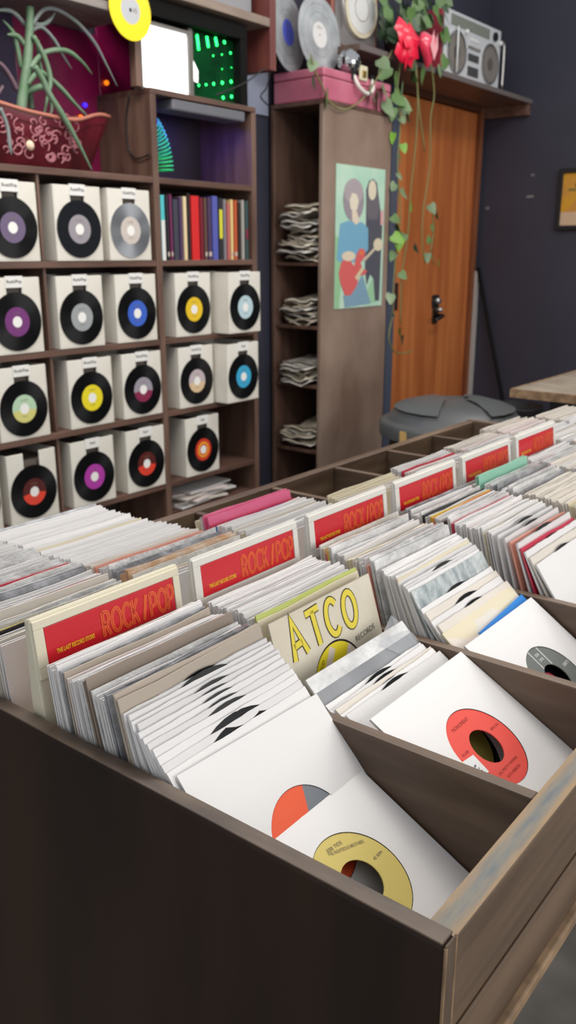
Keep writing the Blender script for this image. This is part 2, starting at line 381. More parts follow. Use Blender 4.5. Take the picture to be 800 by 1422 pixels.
pinkA, redA, greenA, mintA, yelA, blackA, salmA, orA, blueA = accent('pink', (214, 92, 132)), accent('crimson', (196, 40, 70)), accent('green', (176, 186, 92)), accent('mint', (140, 196, 170)), accent('yellow', (216, 190, 70)), accent('black', (34, 32, 34)), accent('salmon', (222, 150, 130)), accent('orange', (216, 140, 60)), accent('blue', (50, 130, 200))
WORD = {white_p: 'white paper', white_b: 'bright white paper', warm_p: 'warm white paper', cream_p: 'cream paper', pink_p: 'pinkish white paper', beige_p: 'beige card', taupe_p: 'taupe card', grey_pl: 'grey plastic covered', clear_pl: 'shiny clear plastic covered', teal_pl: 'wavy silvery plastic covered', peach_pl: 'peach plastic covered', pinkA: 'pink', redA: 'crimson', greenA: 'yellow green', mintA: 'mint green', yelA: 'yellow', blackA: 'black', salmA: 'salmon', orA: 'orange', blueA: 'blue'}
whites = [white_p, white_b, warm_p, white_p, pink_p, white_b, cream_p]
def pack(k, b0, b1, tab, step, seq, sec, hs={}):
    """seq: list of (material, number) from the back of the pack to the front, then a random white mix"""
    b = b0; i = 0; flatseq = [m for m, n in seq for _ in range(n)]
    if sec == 'front' and k in (2, 3): hs = dict(hs); hs[clear_pl] = .193
    while b > b1:
        if i < len(flatseq) and flatseq[i] == 'gap': b -= .0042/math.cos(R(lerp(tab, b))); i += 1; continue
        m = flatseq[i] if i < len(flatseq) else random.choice(whites)
        if m is None: m = random.choice(whites)
        L = lerp(tab, b)
        hh = hs.get(m, .186)
        if m in (grey_pl, clear_pl, teal_pl, peach_pl): hh = max(hh, .19)
        addp(k, b, L, m, WORD[m], sec, hh)
        b -= step(b)/math.cos(R(L)); i += 1
s45 = lambda b: .0042
N = None
# fronts (from the card towards the front panel)
T0 = [(.555, 9), (.434, 16), (.30, 44)]
pack(0, .548, .436, T0, s45, [(white_b, 5), (grey_pl, 1), (beige_p, 1), (pink_p, 1), (white_p, 4), (clear_pl, 2), (taupe_p, 2), ('gap', 1), (clear_pl, 1), (white_p, 3), (grey_pl, 2), ('gap', 1), (beige_p, 6)], 'front', {beige_p: .193, taupe_p: .196, grey_pl: .193, white_b: .192})
T1 = [(.555, 9), (.45, 17)]
pack(1, .548, .456, T1, s45, [(cream_p, 1), (white_b, 4), (white_p, 14), (warm_p, 1), (greenA, 1)], 'front', {greenA: .192})
T2 = [(.555, 9), (.44, 17), (.376, 27), (.341, 33), (.25, 54)]
pack(2, .548, .39, T2, s45, [(clear_pl, 1), (cream_p, 1), (pinkA, 1), (yelA, 1), (clear_pl, 2), ('gap', 1), (white_p, 4), (cream_p, 2), ('gap', 1), (warm_p, 2), (white_p, 3), (clear_pl, 1), (salmA, 1), (clear_pl, 3), ('gap', 2), (white_b, 3)], 'front')
T3 = [(.555, 9), (.42, 14), (.35, 20), (.28, 36), (.23, 50)]
pack(3, .548, .40, T3, s45, [(grey_pl, 2), (white_p, 4), (clear_pl, 1), (blackA, 1), (white_p, 2), (yelA, 1), (orA, 1), (white_p, 3), (taupe_p, 1), (blackA, 1), (clear_pl, 2), (redA, 1), (white_b, 5)], 'front')
pack(4, .548, .33, T3, s45, [(white_p, 2), (mintA, 2), ('gap', 2), (clear_pl, 4), (grey_pl, 2), ('gap', 1), (white_p, 3), (clear_pl, 4), (grey_pl, 1), ('gap', 1), (warm_p, 20), (cream_p, 3)], 'front', {mintA: .2})
pack(5, .548, .40, T3, lambda b: .005, [(white_p, 6), (clear_pl, 4), (warm_p, 4)], 'front')
# behind the cards
TB = [(1, 24), (.61, 11)]
s5 = lambda b: .0052
pack(0, .89, .618, [(1, 10), (.6, 8)], s5, [(white_p, 12), (grey_pl, 2), (clear_pl, 3), (white_p, 6), (clear_pl, 3), (redA, 1), (warm_p, 2), (clear_pl, 2), (grey_pl, 2), (white_p, 5), (redA, 1), (warm_p, 3), (clear_pl, 2), (yelA, 1), (blackA, 1)], 'back')
pack(1, .905, .618, [(1, 20), (.8, 22), (.7, 16), (.61, 9)], s5, [(grey_pl, 1), (white_b, 17), (cream_p, 1), (white_b, 14), (warm_p, 3), (salmA, 1), (white_p, 3), (clear_pl, 1), (grey_pl, 2), (peach_pl, 3), (clear_pl, 1), (cream_p, 2)], 'back')
pack(2, .74, .622, TB, s5, [(cream_p, 2), (clear_pl, 1), (pinkA, 2), (redA, 1), (blueA, 1)], 'back', {pinkA: .196})
pack(3, .67, .622, TB, s5, [(cream_p, 3), (warm_p, 6)], 'back')
pack(4, .655, .615, [(1, 8), (.6, 8)], s5, [(white_p, 2), (pink_p, 2)], 'back')
pack(4, .70, .66, [(1, 8), (.6, 8)], s5, [(white_p, 4), (redA, 1), (pink_p, 4)], 'back')
pack(5, .71, .618, [(1, 8), (.6, 8)], s5, [(warm_p, 5), (pink_p, 4)], 'back')
pack(7, .70, .45, [(1, 8), (.6, 8)], s5, [(warm_p, 8)], 'back')
pack(6, .735, .50, [(1, 8), (.6, 8)], s5, [(warm_p, 8), (pink_p, 6)], 'back')
# the 300 largest as things, the rest joined
FEATN = 42; cnt_ = {}
PACK.sort(key=lambda d: abs(d['b']-.578))
for d in PACK:
    q = (d['k'], d['sec']); cnt_[q] = cnt_.get(q, 0)+1; d['n'] = cnt_[q]
PACK.sort(key=lambda d: -d['metric'])
rest = MB(); cnt = {}
for i, d in enumerate(PACK):
    me = plain_mesh(d['m'], d['h'], d['t'], d['v'])
    if i < 300-FEATN:
        o = link('record_sleeve', me); pose(o, colc(d['k'])+d['dx'], d['b'], d['z0'], d['lean'], d['ry'])
        where = 'ahead of' if d['sec'] == 'front' else 'behind'
        tag(o, "%s sleeve, %s %s the %s row's ROCK/POP card" % (d['word'], nth(d['n']), where, ORD[d['k']]), 'record sleeve',
            'record sleeves %s the card of the %s row' % (where, ORD[d['k']]))
    else:
        M = Matrix.Translation((colc(d['k'])+d['dx'], d['b'], d['z0'])) @ Matrix.Rotation(-R(d['lean']), 4, 'X')
        rest.add([v.co for v in me.vertices], [tuple(p.vertices) for p in me.polygons], d['m'], False, M)
if rest.v:
    o = rest.build('record_sleeves'); tag(o, 'remaining white record sleeves packed behind the cards in the farther rows', 'record sleeves', None, 'stuff')

# --- first row, front: white singles with the black record edge showing, then the orange and the tan label
ups = [.0065, .009, 0, .007, .006, .0065, .0065, .008, .004, .0105, .0115]
nb = 11
for i in range(nb):
    f = i/(nb-1); b = .430-.113*f; L = 17+24*f
    feature(0, b, FL+.002, L, [white_p, white_b, white_b][i % 3], LABS[i % 8],
            'white single sleeve, %s behind the orange label single of the first row' % nth(nb-i),
            up=(ups[i]+.0005) if ups[i] else -.002, ry=random.uniform(-.014, .014), h=.184)
o, r, l = feature(0, .300, FL+.003, 44, white_b, LABS[1], 'white sleeve with an orange and grey label, half covered by the tan label single', key='orange_grey', up=.0, h=.186, hc=.0855, ry=.03, dx=-.001)
r.location.z = .0855
g = MB(); g.ring(.0195, .0437, -.00075, -.0006, flat('label_steel', (112, 116, 122)), 48, sel=lambda a: MATS['label_steel'] if R(12) < a < R(64) else LABS[1]); g.build('grey_label_field', r)
o, r, l = feature(0, .229, FL+.006, 63.5, white_b, LABS[2], 'white sleeve with a tan label numbered 1002, front single of the first row', key='tan', h=.182)
t = MB(); yy = -.00085
add_text(t, '1002', .0052, -.0325, .006, yy, grey_ink); add_text(t, 'EBB TIDE', .0046, .004, .0345, yy, grey_ink, rot=R(-6)); 
add_text(t, 'THE RIGHTEOUS BROTHERS', .0043, .012, .0275, yy, grey_ink, sx=.72, rot=R(-16)); add_text(t, 'Time 2:48', .0036, -.028, .014, yy, grey_ink); add_text(t, '45 RPM', .004, .031, .006, yy, grey_ink)
t.build('lettering', r)

# --- second row: ATCO sleeve, clear plastic, whites, red label
atco_m = mat('atco_paper', (206, 196, 174), .6, c2=(218, 209, 190), scale=(14, 14, 14), bump=.12, bscale=26)
o, r, l = feature(1, .441, FL+.004, 17.5, atco_m, flat('label_yellow', (236, 214, 30)), 'cream sleeve printed ATCO in tall yellow letters, second row', key='atco', up=-.002, h=.186, dx=-.001)
t = MB(); out = mat('atco_outline', (60, 52, 20), .6); yel = mat('atco_yellow', (226, 206, 62), .6)
def glyph(ch):
    if ch == 'A': return [([(0, 0), (.3, 1), (.6, 0)], False), ([(.11, .34), (.49, .34)], False)]
    if ch == 'T': return [([(0, .93), (.62, .93)], False), ([(.31, .93), (.31, 0)], False)]
    if ch == 'C': return [(arc(.31, .5, .29, .46, 42, 318, 18), False)]
    if ch == 'O': return [(arc(.31, .5, .29, .46, 0, 342, 19), True)]
    if ch == 'R': return [([(0, 0), (0, 1)], False), ([(0, .97)]+arc(.2, .74, .24, .23, 90, -90, 8)+[(0, .51)], False), ([(.16, .51), (.46, 0)], False)]
    if ch == 'K': return [([(0, 0), (0, 1)], False), ([(.42, 1), (.02, .46)], False), ([(.1, .55), (.44, 0)], False)]
    if ch == 'P': return [([(0, 0), (0, 1)], False), ([(0, .97)]+arc(.2, .7, .26, .27, 90, -90, 8)+[(0, .43)], False)]
    if ch == '/': return [([(0, 0), (.3, 1)], False)]
for i, ch in enumerate('ATCO'):
    cx_, zb, hgt, rot = [-.0545, -.0215, .0095, .0405][i], [.139, .1405, .1405, .1395][i], .0405, R([7, 4, 0, -4][i])
    M = Matrix.Translation((cx_, 0, zb+hgt/2)) @ Matrix.Rotation(-rot, 4, 'Y')
    for pts, cl in glyph(ch):
        pp = [((a-.31)*.0375, (b-.5)*hgt) for a, b in pts]
        t.ribbon(pp, .0092, -.0016, out, cl, M); t.ribbon(pp, .0064, -.0018, yel, cl, M)
lt = t.build('printed_title', o); lt['label'] = 'tall yellow ATCO letters outlined in black'
t = MB(); add_text(t, 'RECORDS', .0088, .058, .1265, -.0016, black_ink, rot=R(4))
for (x, z, s) in ((.067, .094, 'CO-ATCO-A'), (.069, .085, 'CO-ATCO-'), (.067, .076, 'ATCO-ATCO'), (-.062, .07, 'ATCO-AT'), (-.067, .061, 'ATCO-'), (-.064, .052, 'CO-ATCO')): add_text(t, s, .0062, x, z, -.0016, black_ink, rot=R(5))
t.build('small_lettering', o)
t = MB(); lab_y = MATS['label_yellow']; crm = mat('label_pale', (226, 210, 190), .6)
t.ring(.0195, .0437, -.00075, -.00062, crm, 40, sel=lambda a: crm if (R(-60) < a < R(58)) else lab_y)
M = Matrix.Rotation(R(38), 4, 'Y')
t.poly([(-.031, -.03), (-.021, -.034), (-.021, .03), (-.031, .03)], -.00085, crm, M=M)
add_text(t, 'ATCO', .006, -.026, .026, -.001, black_ink, rot=R(50)); add_text(t, 'I GOT YOU BABE', .0042, -.029, .0, -.001, black_ink, rot=R(55)); add_text(t, '$3', .006, .032, .012, -.001, mat('blue_ink', (70, 110, 190), .6), rot=R(60))
t.build('label_print', r)
# silvery plastic sleeve in front of ATCO with its loose clear flap
mb = MB(); mb.box(-SW/2, SW/2, -.001, .001, 0, .172, mat('dull_grey_sleeve', (126, 127, 130), .3, c2=(146, 147, 150), scale=(20, 4, 8), coat=.8)); mb.box(-SW/2, SW/2, -.0012, .0012, .172, .188, clear_pl)
flap = mat('clear_film', (200, 204, 208), .12, alpha=.34, bump=.5, bscale=60, coat=1)
o = mb.build('record_sleeve'); pose(o, colc(1), .318, FL+.002, 45); tag(o, 'grey record sleeve in loose clear plastic leaning before the ATCO sleeve', 'record sleeve', 'record sleeves in the second row in front of its card')
mb = MB(); mb.add([(.03, -.002, .18), (.0895, -.002, .12), (.091, -.003, .168), (.086, .004, .2)], [(0, 1, 2, 3)], flap); mb.build('plastic_flap', o)
for i in range(5):
    f = i/4; feature(1, .282-.034*f, FL+.002+.012*f, 52+6*f, [white_b, white_p, warm_p, white_b, white_p][i], LABS[[4, 5, 6, 4, 5][i]], 'white single sleeve, %s under the red label single of the second row' % nth(5-i), up=[.0, .009, .008, .006, .009][i], ry=[0, -.02, .015, -.01, .012][i], dx=[0, .001, -.001, .001, 0][i])
o, r, l = feature(1, .2185, FL+.030, 61.5, white_b, LABS[0], 'white sleeve with a coral red label and price sticker, front single of the second row', key='red', h=.182, hc=.0945, dx=.0035)
r.location.z = .0945
t = MB()
for (s, x, z, sz) in (('MONUMENT', -.004, .031, .0055), ('45-438', -.031, .008, .0042), ('BMI 2:36', .031, .008, .0042), ('OH, PRETTY WOMAN', 0, -.026, .004), ('ROY ORBISON', 0, -.033, .004)):
    add_text(t, s, sz, x, z, -.00085, mat('dim_red_ink', (160, 52, 44), .6))
t.build('lettering', r)
t = MB(); t.box(-.0445, -.0255, -.0017, -.0014, -.0205, .0, white_ink, Matrix.Rotation(R(6), 4, 'Y')); t.box(-.05, -.0445, -.0017, -.0014, -.014, .0, flat('sticker_yellow', (220, 214, 90)), Matrix.Rotation(R(6), 4, 'Y'))
add_text(t, '$ 2.00', .0048, -.035, -.0105, -.0019, black_ink, rot=R(-80))
st = t.build('price_sticker', r); st['label'] = 'small white and yellow price sticker'

# --- third row front
o3 = [(.386, 25), (.379, 26.5), (.372, 28)]
for i, (b, L) in enumerate(o3): feature(2, b, FL+.002, L, [white_b, white_p, white_b][i], LABS[i+3], 'white single sleeve, %s behind the wavy silvery plastic sleeve of the third row' % nth(3-i), up=[.004, .0085, .005][i])
mk = plain_mesh(teal_pl, .188, .0022, 1); o = link('record_sleeve', mk); pose(o, colc(2), .354, FL+.003, 32); tag(o, 'wavy silvery plastic record sleeve leaning amid white sleeves of the third row', 'record sleeve', 'record sleeves in the third row in front of its card')
b3 = [(.322, 40, white_b, .012, .004), (.311, 42, warm_p, .0, .01), (.297, 44.5, white_p, .0135, -.01), (.284, 46.5, warm_p, .0115, .008), (.272, 49, cream_p, .0, -.01), (.26, 51.5, warm_p, .0135, 0)]
for i, (b, L, m, up, ry) in enumerate(b3): feature(2, b, FL+.003, L, m, LABS[int(b*1000) % 8], 'pale single sleeve, %s ahead of the wavy silvery plastic sleeve, third row' % nth(i+1), up=up*.72, ry=ry)
mb = MB(); rB, bB = mat('tri_red', (214, 52, 62), .45), mat('tri_blue', (44, 128, 206), .45)
mb.box(-SW/2, -SW/2+.05, -.001, .001, 0, .182, rB); mb.box(-SW/2+.05, SW/2, -.001, .001, 0, .188, bB)
mb.v = [(x, y, z-(.010*(1-(x+SW/2)/SW) if z > .1 else 0)) for x, y, z in mb.v]
o = mb.build('record_sleeve'); rr_ = MB().ring(.012, .0436, -.0018, -.0011, vinyl, 32, c=(0, .088)).ring(0, .012, -.0016, -.0011, redA, 20, c=(0, .088)).build('record', o); pose(o, colc(2), .2435, FL+.006, 54); tag(o, 'bright blue and red record sleeve peeking out behind the grey label single', 'record sleeve', 'record sleeves in the third row in front of its card')
o, r, l = feature(2, .231, FL+.015, 56.5, white_b, LABS[3], 'white sleeve with a grey label lined in white, front single of the third row', key='grey', up=.0, h=.182)
t = MB()
for x in (-.008, .012): t.box(x-.0007, x+.0007, -.00085, -.0008, .016 if abs(x) > .01 else .018, .043 if x < 0 else .0415, white_ink)
for (s, x, z) in (('45 RPM', -.034, .012), ('7-1224', -.034, .006), ('STEREO', -.033, 0), ('LIBERTY', .034, .006)): add_text(t, s, .0055, x, z, -.00085, white_ink, sx=.8)
add_text(t, 'SIDE', .005, .002, .034, -.00085, white_ink); add_text(t, 'ONE', .005, .002, .027, -.00085, white_ink)
t.build('label_print', r)
# black arcs on the packed whites of the other rows come from these singles
for k, lst in ((3, ((.392, 16, .012), (.378, 17.5, .011), (.364, 19, 0), (.35, 21, .013), (.335, 24, 0), (.318, 28, .009), (.30, 32, 0), (.28, 36, .012))), ):
    for i, (b, L, up) in enumerate(lst):
        m = [white_b, white_p, salmA, white_p, redA, white_b, warm_p, white_b][i]
        if m in (salmA, redA):
            o = link('record_sleeve', plain_mesh(m, .184, .0022, i)); pose(o, colc(k), b, FL+.001, L)
            tag(o, '%s record sleeve in plastic leaning near the front of the fourth row' % ('salmon' if m is salmA else 'crimson'), 'record sleeve', 'record sleeves in the fourth row in front of its card')
        else:
            feature(k, b, FL+.003, L, m, LABS[(i*3) % 8], 'pale single sleeve, %s from the front end of the fourth row' % nth(8-i), up=up*.7)

# --- ROCK/POP cards
def card(k, label):
    cx = colc(k); b = .578
    root = thing('divider_card', label, 'divider card', (cx, b, FL), 'ROCK/POP divider cards'); card_p = MATS['card_plastic'] if k == 0 else mat('card_plastic_white', (216, 212, 204), .4)
    ang = 6
    W, Hh = .0895, .224
    prof = [(-.004, 0), (.030, 0), (.0315, Hh), (.0235, Hh+.003)]
    if k: prof = [(-.004, 0), (.024, 0), (.0272, Hh), (.0235, Hh+.003)]       # (y, z) wedge
    mb = MB(); vs = [(-W, y, z) for y, z in prof]+[(W, y, z) for y, z in prof]
    mb.add(vs, [(0, 1, 2, 3), (7, 6, 5, 4), (0, 4, 5, 1), (1, 5, 6, 2), (2, 6, 7, 3), (3, 7, 4, 0)], card_p)
    mb.build('card_holder', root, (0, 0, 0), .002)
    M = Matrix.Translation((0, -.004, 0)) @ Matrix.Rotation(-math.atan2(.0275, Hh+.003), 4, 'X')
    t = MB(); t.box(-.0775, .0795, -.0015, .0005, Hh-.042, Hh-.0075, red_ins, M); ins = t.build('red_insert', root, (0, 0, 0), .0004)
    t = MB()
    for (x0, x1, z0, z1) in ((-.0885, .0885, Hh-.007, Hh+.001), (-.0885, .0885, Hh-.053, Hh-.0425), (-.0885, -.078, Hh-.0425, Hh-.007), (.08, .0885, Hh-.0425, Hh-.007)):
        t.box(x0, x1, -.0022, .0004, z0, z1, card_p, M)
    t.build('insert_rim', root, (0, 0, 0), .0006)
    t = MB(); x = -.0135; hgt = .0245; sx_ = .0184
    for ch in 'ROCK / POP':
        if ch == ' ': x += .18*sx_; continue
        gw = {'O': 1.05, 'C': 1.0}.get(ch, .9); MM = M @ Matrix.Translation((x, 0, Hh-.0385))
        for pts, cl in glyph(ch):
            pp = [(a*gw*sx_, b*hgt) for a, b in pts]
            t.ribbon(pp, .0036, -.0019, ink_or, cl, MM); t.ribbon(pp, .0006, -.0021, red_ins if ch != '/' else ink_or, cl, MM)
        x += {'R': .56, 'O': .74, 'C': .68, 'K': .56, '/': .36, 'P': .53}[ch]*sx_
    lt = t.build('lettering', ins); lt['label'] = 'orange ROCK / POP lettering'; t = MB()
    add_text(t, 'THE LAST RECORD STORE', .0058, -.0465, Hh-.033, -.0019, ink_ye, sx=.62, off=.00018, M=M)
    t.build('small_lettering', ins)
for k in range(6):
    card(k, ['red ROCK/POP divider card nearest the camera, tallest in the picture, first row', 'red ROCK/POP divider card standing behind the ATCO sleeve, second row', 'red ROCK/POP divider card ahead of the pink sleeves, third row', 'red ROCK/POP divider card below the trash can, fourth row', 'red ROCK/POP divider card behind a mint green sleeve, fifth row', 'red ROCK/POP divider card cut by the right edge of the photo, sixth row'][k])

# ------------------------------------------------------------------ wall shelf unit
YF, YB = 2.3, 2.58
sh = thing('shelf_unit', 'dark brown cubby shelf unit on the left wall holding white record boxes', 'shelf', (1.95, 2.44, 0)); OS = sh.location
XL, XM, XR = 1.2, 2.183, 2.70
def board(name, x0, x1, y0, y1, z0, z1, m, par=sh, org=OS): return MB().box(x0, x1, y0, y1, z0, z1, m).build(name, par, org, .002)
for x, z0, z1 in ((XL, 0, 2.079), (XM, 0, 1.87), (XR, 0, 1.868)): board('upright', x, x+.026, YF, YB, z0, z1, darkwv)
for z in (.51, .78, 1.045, 1.317, 1.59):
    board('shelf_board', XL+.026, XM, YF+.002, YB-.012, z, z+.02, darkw); board('shelf_board', XM+.026, XR, YF+.002, YB-.012, z, z+.02, darkw)
for z0, z1 in ((.53, .78), (.80, 1.045), (1.065, 1.317), (1.337, 1.59)): board('partition', 1.712, 1.722, YF+.012, YB-.012, z0, z1, darkwv)
board('back_board', XL+.026, XM, YB-.012, YB, .1, 1.61, inner); board('back_board', XM+.026, XR, YB-.012, YB, .1, 1.87, inner)
board('top_board', XM, XR+.026, YF, YB, 1.87, 1.888, darkw)
board('shelf_board', XL+.026, XM, YF+.002, YB-.012, .1, .12, darkw); board('shelf_board', XM+.026, XR, YF+.002, YB-.012, .1, .12, darkw)
board('magenta_back', 1.86, 2.2, YB-.011, YB, 1.61, 2.08, mat('magenta_panel', (136, 18, 76), .3, c2=(100, 12, 54), scale=(5, 5, 5), coat=.4))
board('magenta_back', 2.2, 2.70, YB-.011, YB, 1.889, 2.17, MATS['magenta_panel'])
board('purple_back', XL+.026, 1.86, YB-.013, YB, 1.61, 2.08, mat('dark_purple_panel', (58, 44, 82), .35, c2=(40, 28, 54), scale=(4, 4, 4)))
pk = thing('plank', 'grey plank over the plant niche at the top left', 'shelf plank', (1.65, 2.4, 2.09)); board('plank_board', XL, 2.135, YF, YB, 2.082, 2.108, mat('grey_plank', (120, 112, 108), .6, c2=(146, 138, 132), scale=(5, 30, 30)), pk, pk.location)
board('hanger_strip', 2.145, 2.17, YF+.02, YF+.05, 1.888, 2.18, darkwv)

# ---- record boxes
lay = {}
def box_label_mats(n, c, c2=None): return (flat('boxlabel_'+n, c), flat('boxlabel2_'+n, c2) if c2 else None)
def record_box(xc, z, face, name, c, c2=None, vin=None, tagtxt='Rock/Pop', hub=(232, 230, 226), w_=.184, yo=0, notch=False, desc='', ring=None):
    root = thing('record_box', 'white singles box showing %s, %s' % (name, desc), 'record box', (xc, 2.30+yo+.1, z), 'white singles boxes on the wall shelves')
    h, dp, th = .226, .235, .004; m = whiteplas; W = w_/2; y0 = -.1
    mb = MB(); mb.box(-W, -W+th, y0, y0+dp, 0, h, m); mb.box(W-th, W, y0, y0+dp, 0, h, m); mb.box(-W+th, W-th, y0+dp-th, y0+dp, 0, h, m); mb.box(-W+th, W-th, y0, y0+dp-th, 0, th, m)
    sw, sd = (.027, .075) if not notch else (.03, .09)
    mb.box(-W+th, -sw, y0, y0+th, th, h, m); mb.box(sw, W-th, y0, y0+th, th, h, m); mb.box(-sw, sw, y0, y0+th, th, h-sd, m)
    mb.build('box_body', root, (0, 0, 0), .0012)
    MB().box(-W+th+.002, W-th-.002, y0+.012, y0+dp-.012, th, h-.03, mat('boxed_sleeves', (96, 86, 78), .7)).build('boxed_records', root)
    a = Matrix.Translation((0, y0, .1))
    r = MB(); r.ring(.0437, .0873, -.003, -.001, vin or vinyl, 40, c=(0, .1-.004)); r.v = [(p[0], p[1]+y0, p[2]) for p in r.v]
    ro = r.build('record', root)
    l1, l2 = box_label_mats(name.replace(' ', '_'), c, c2)
    l = MB(); l.ring(.0165, .0437, -.0034, -.001, l1, 36, c=(0, .096), sel=lambda t: l2 if (l2 and math.sin(t) > -.15) else l1)
    if ring: l.ring(.022, .031, -.0038, -.0033, flat('boxring_'+name.replace(' ', '_'), ring), 36, c=(0, .096))
    for s_, zz, sz in (('45 RPM', .122, .008), ('STEREO', .072, .006)): add_text(l, s_, sz, 0, zz, -.0036, grey_ink)
    l.v = [(p[0], p[1]+y0, p[2]) for p in l.v]; l.build('record_label', ro)
    hb = MB(); hb.ring(0, .0165, -.0034, -.001, flat('hub_white', hub), 24, c=(0, .096)); hb.v = [(p[0], p[1]+y0, p[2]) for p in hb.v]; hb.build('record_hub', ro)
    if not notch:
        t = MB(); t.box(-.031, .031, y0-.003, y0, h-.03, h+.004, mat('tag_white', (226, 224, 220), .5)); to = t.build('name_tag', root, (0, 0, 0), .001)
        t = MB(); add_text(t, tagtxt, .0135, 0, h-.012, y0-.0034, black_ink, off=.0002); t.build('lettering', to)
    return root
Z1, Z2, Z3, Z4 = 1.338, 1.066, .801, .531
record_box(1.605, Z1, 0, 'a faded violet label', (104, 88, 118), desc='top row, cut by the left edge')
record_box(1.852, Z1, 0, 'a glossy record with grey label', (148, 142, 148), vin=vinyl_g, desc='top row, middle')
record_box(2.066, Z1, 0, 'a silver record with pale label', (196, 186, 178), vin=silver, desc='top row beside the books')
record_box(1.592, Z2, 0, 'a purple label', (110, 44, 112), desc='second row, left')
record_box(1.838, Z2, 0, 'a grey label', (150, 154, 156), desc='second row, middle')
record_box(2.078, Z2, 0, 'a royal blue label', (52, 92, 190), desc='second row, left of the middle upright')
record_box(1.59, Z3, 0, 'a pale green and yellow label', (206, 200, 120), (176, 204, 172), desc='third row, left')
record_box(1.858, Z3, 0, 'a bright yellow label', (226, 208, 30), desc='third row, middle')
record_box(2.088, Z3, 0, 'a grey over maroon label', (132, 34, 72), (150, 144, 156), desc='third row, left of the middle upright')
record_box(1.6, Z4, 0, 'a red and black label below an open notch', (220, 66, 46), (80, 24, 20), desc='bottom row, left', notch=True)
record_box(1.846, Z4, 0, 'a magenta label', (170, 54, 158), tagtxt='Soul', desc='bottom row, middle')
record_box(2.088, Z4, 0, 'a vermilion label under black', (218, 60, 40), (84, 24, 20), tagtxt='Soul', desc='bottom row, left of the middle upright')
record_box(2.358, Z2, 0, 'a golden yellow label', (224, 186, 30), desc='under the books, left')
record_box(2.578, Z2, 0, 'a pale blue white label', (180, 204, 210), desc='under the books, pulled forward at right', yo=-.06)
record_box(2.362, Z3, 0, 'a tan and lilac label', (214, 186, 146), (186, 172, 176), desc='right section, lower left')
record_box(2.562, Z3, 0, 'a sky blue label', (54, 160, 200), desc='right section, lower right', yo=-.06, tagtxt='Soul')
record_box(2.385, Z4, 0, 'a red and orange ringed label', (206, 56, 34), desc='alone on the lowest right shelf', tagtxt='Soul', ring=(232, 160, 48))
record_box(1.386, Z4, 0, 'a pale label', (180, 170, 150), desc='bottom row, a sliver at the left edge')

# ---- books
bk = [('teal and white paperback', (82, 190, 196), 225, .018, .218), ('black paperback', (30, 28, 34), 240, .011, .218), ('plum book', (110, 40, 84), 246, .009, .222), ('slate grey book', (58, 60, 72), 253, .022, .206), ('dark violet book', (76, 52, 88), 260, .013, .215), ('cream hardback', (222, 200, 160), 268, .014, .218), ('black thin book', (36, 26, 28), 274, .010, .23), ('bright red hardback', (206, 32, 34), 284, .038, .222), ('burgundy book', (120, 20, 40), 290, .013, .218), ('brown paperback', (96, 66, 58), 294, .012, .218), ('dark mauve book', (72, 52, 86), 300, .016, .22), ('blue violet hardback', (82, 88, 164), 307, .028, .226), ('black and yellow book', (38, 40, 44), 317, .018, .22), ('grey paperback', (128, 122, 128), 322, .012, .218), ('dusty pink book', (186, 98, 96), 326, .012, .205), ('pale yellow book', (222, 192, 130), 330, .012, .218), ('rust orange book', (184, 84, 44), 336, .015, .217), ('black slim book', (44, 32, 30), 340, .012, .21), ('light grey book', (160, 154, 148), 346, .014, .219), ('dark green book', (50, 74, 74), 351, .016, .217)]
x = 2.222
tw = sum(b[3] for b in bk); gap = (2.696-2.222-tw)/len(bk)
for nm, c, px, th, h in bk:
    root = thing('book', '%s standing upright in the book row above the record boxes' % nm, 'book', (x+th/2, 2.312, 1.337), 'books on the wall shelf')
    cm = flat('book_'+nm.replace(' ', '_'), c, .5)
    mb = MB(); d = .15+.02*((px*7) % 5)/5; t2 = th/2
    mb.box(-t2, -t2+.0015, 0, d, 0, h, cm); mb.box(t2-.0015, t2, 0, d, 0, h, cm); mb.box(-t2+.0015, t2-.0015, 0, .002, 0, h, cm); mb.build('cover', root, (0, 0, 0), .0008)
    MB().box(-t2+.0016, t2-.0016, .003, d-.004, .003, h-.004, mat('book_pages', (214, 204, 184), .8)).build('pages', root)
    t = MB(); a, b = {'teal and white paperback': (white_ink, (0, .62)), 'black and yellow book': (flat('spine_yellow', (210, 206, 60)), (.35, .82)), 'dark green book': (flat('spine_maroon', (120, 36, 60)), (.35, .52))}.get(nm, (flat('spine_pale', (186, 172, 160)), (.06, .13)))
    t.box(-t2+.001, t2-.001, -.0006, .0004, h*b[0], h*b[1], a); t.build('spine_band', root) if (b[0] > .2 or b == (0, .62) or px % 3 == 0) else None
    x += th+gap

# ---- papers on the lower right shelf
board('shelf_board', XM+.026, XR, YF+.03, YB-.012, .38, .40, darkw)
for i in range(7):
    c = [white_p, warm_p, pink_p][i % 3]
    mb = MB(); mb.box(-.13, .13, -.1, .1, 0, .006, c); mb.v = [(a, b, z+.012*max(0, a)*max(0, b)*30) for a, b, z in mb.v]
    o = mb.build('paper_envelope'); o.location = (2.40+.025*(i % 4), 2.43, .402+.0085*i); o.rotation_euler = (0, 0, [.1, -.2, .25, -.1, .2, -.25, .1][i])
    tag(o, 'flat pale paper envelope, %s from the bottom of the pile under the lowest singles box' % nth(i+1), 'envelope', 'paper envelopes on the bottom shelf')

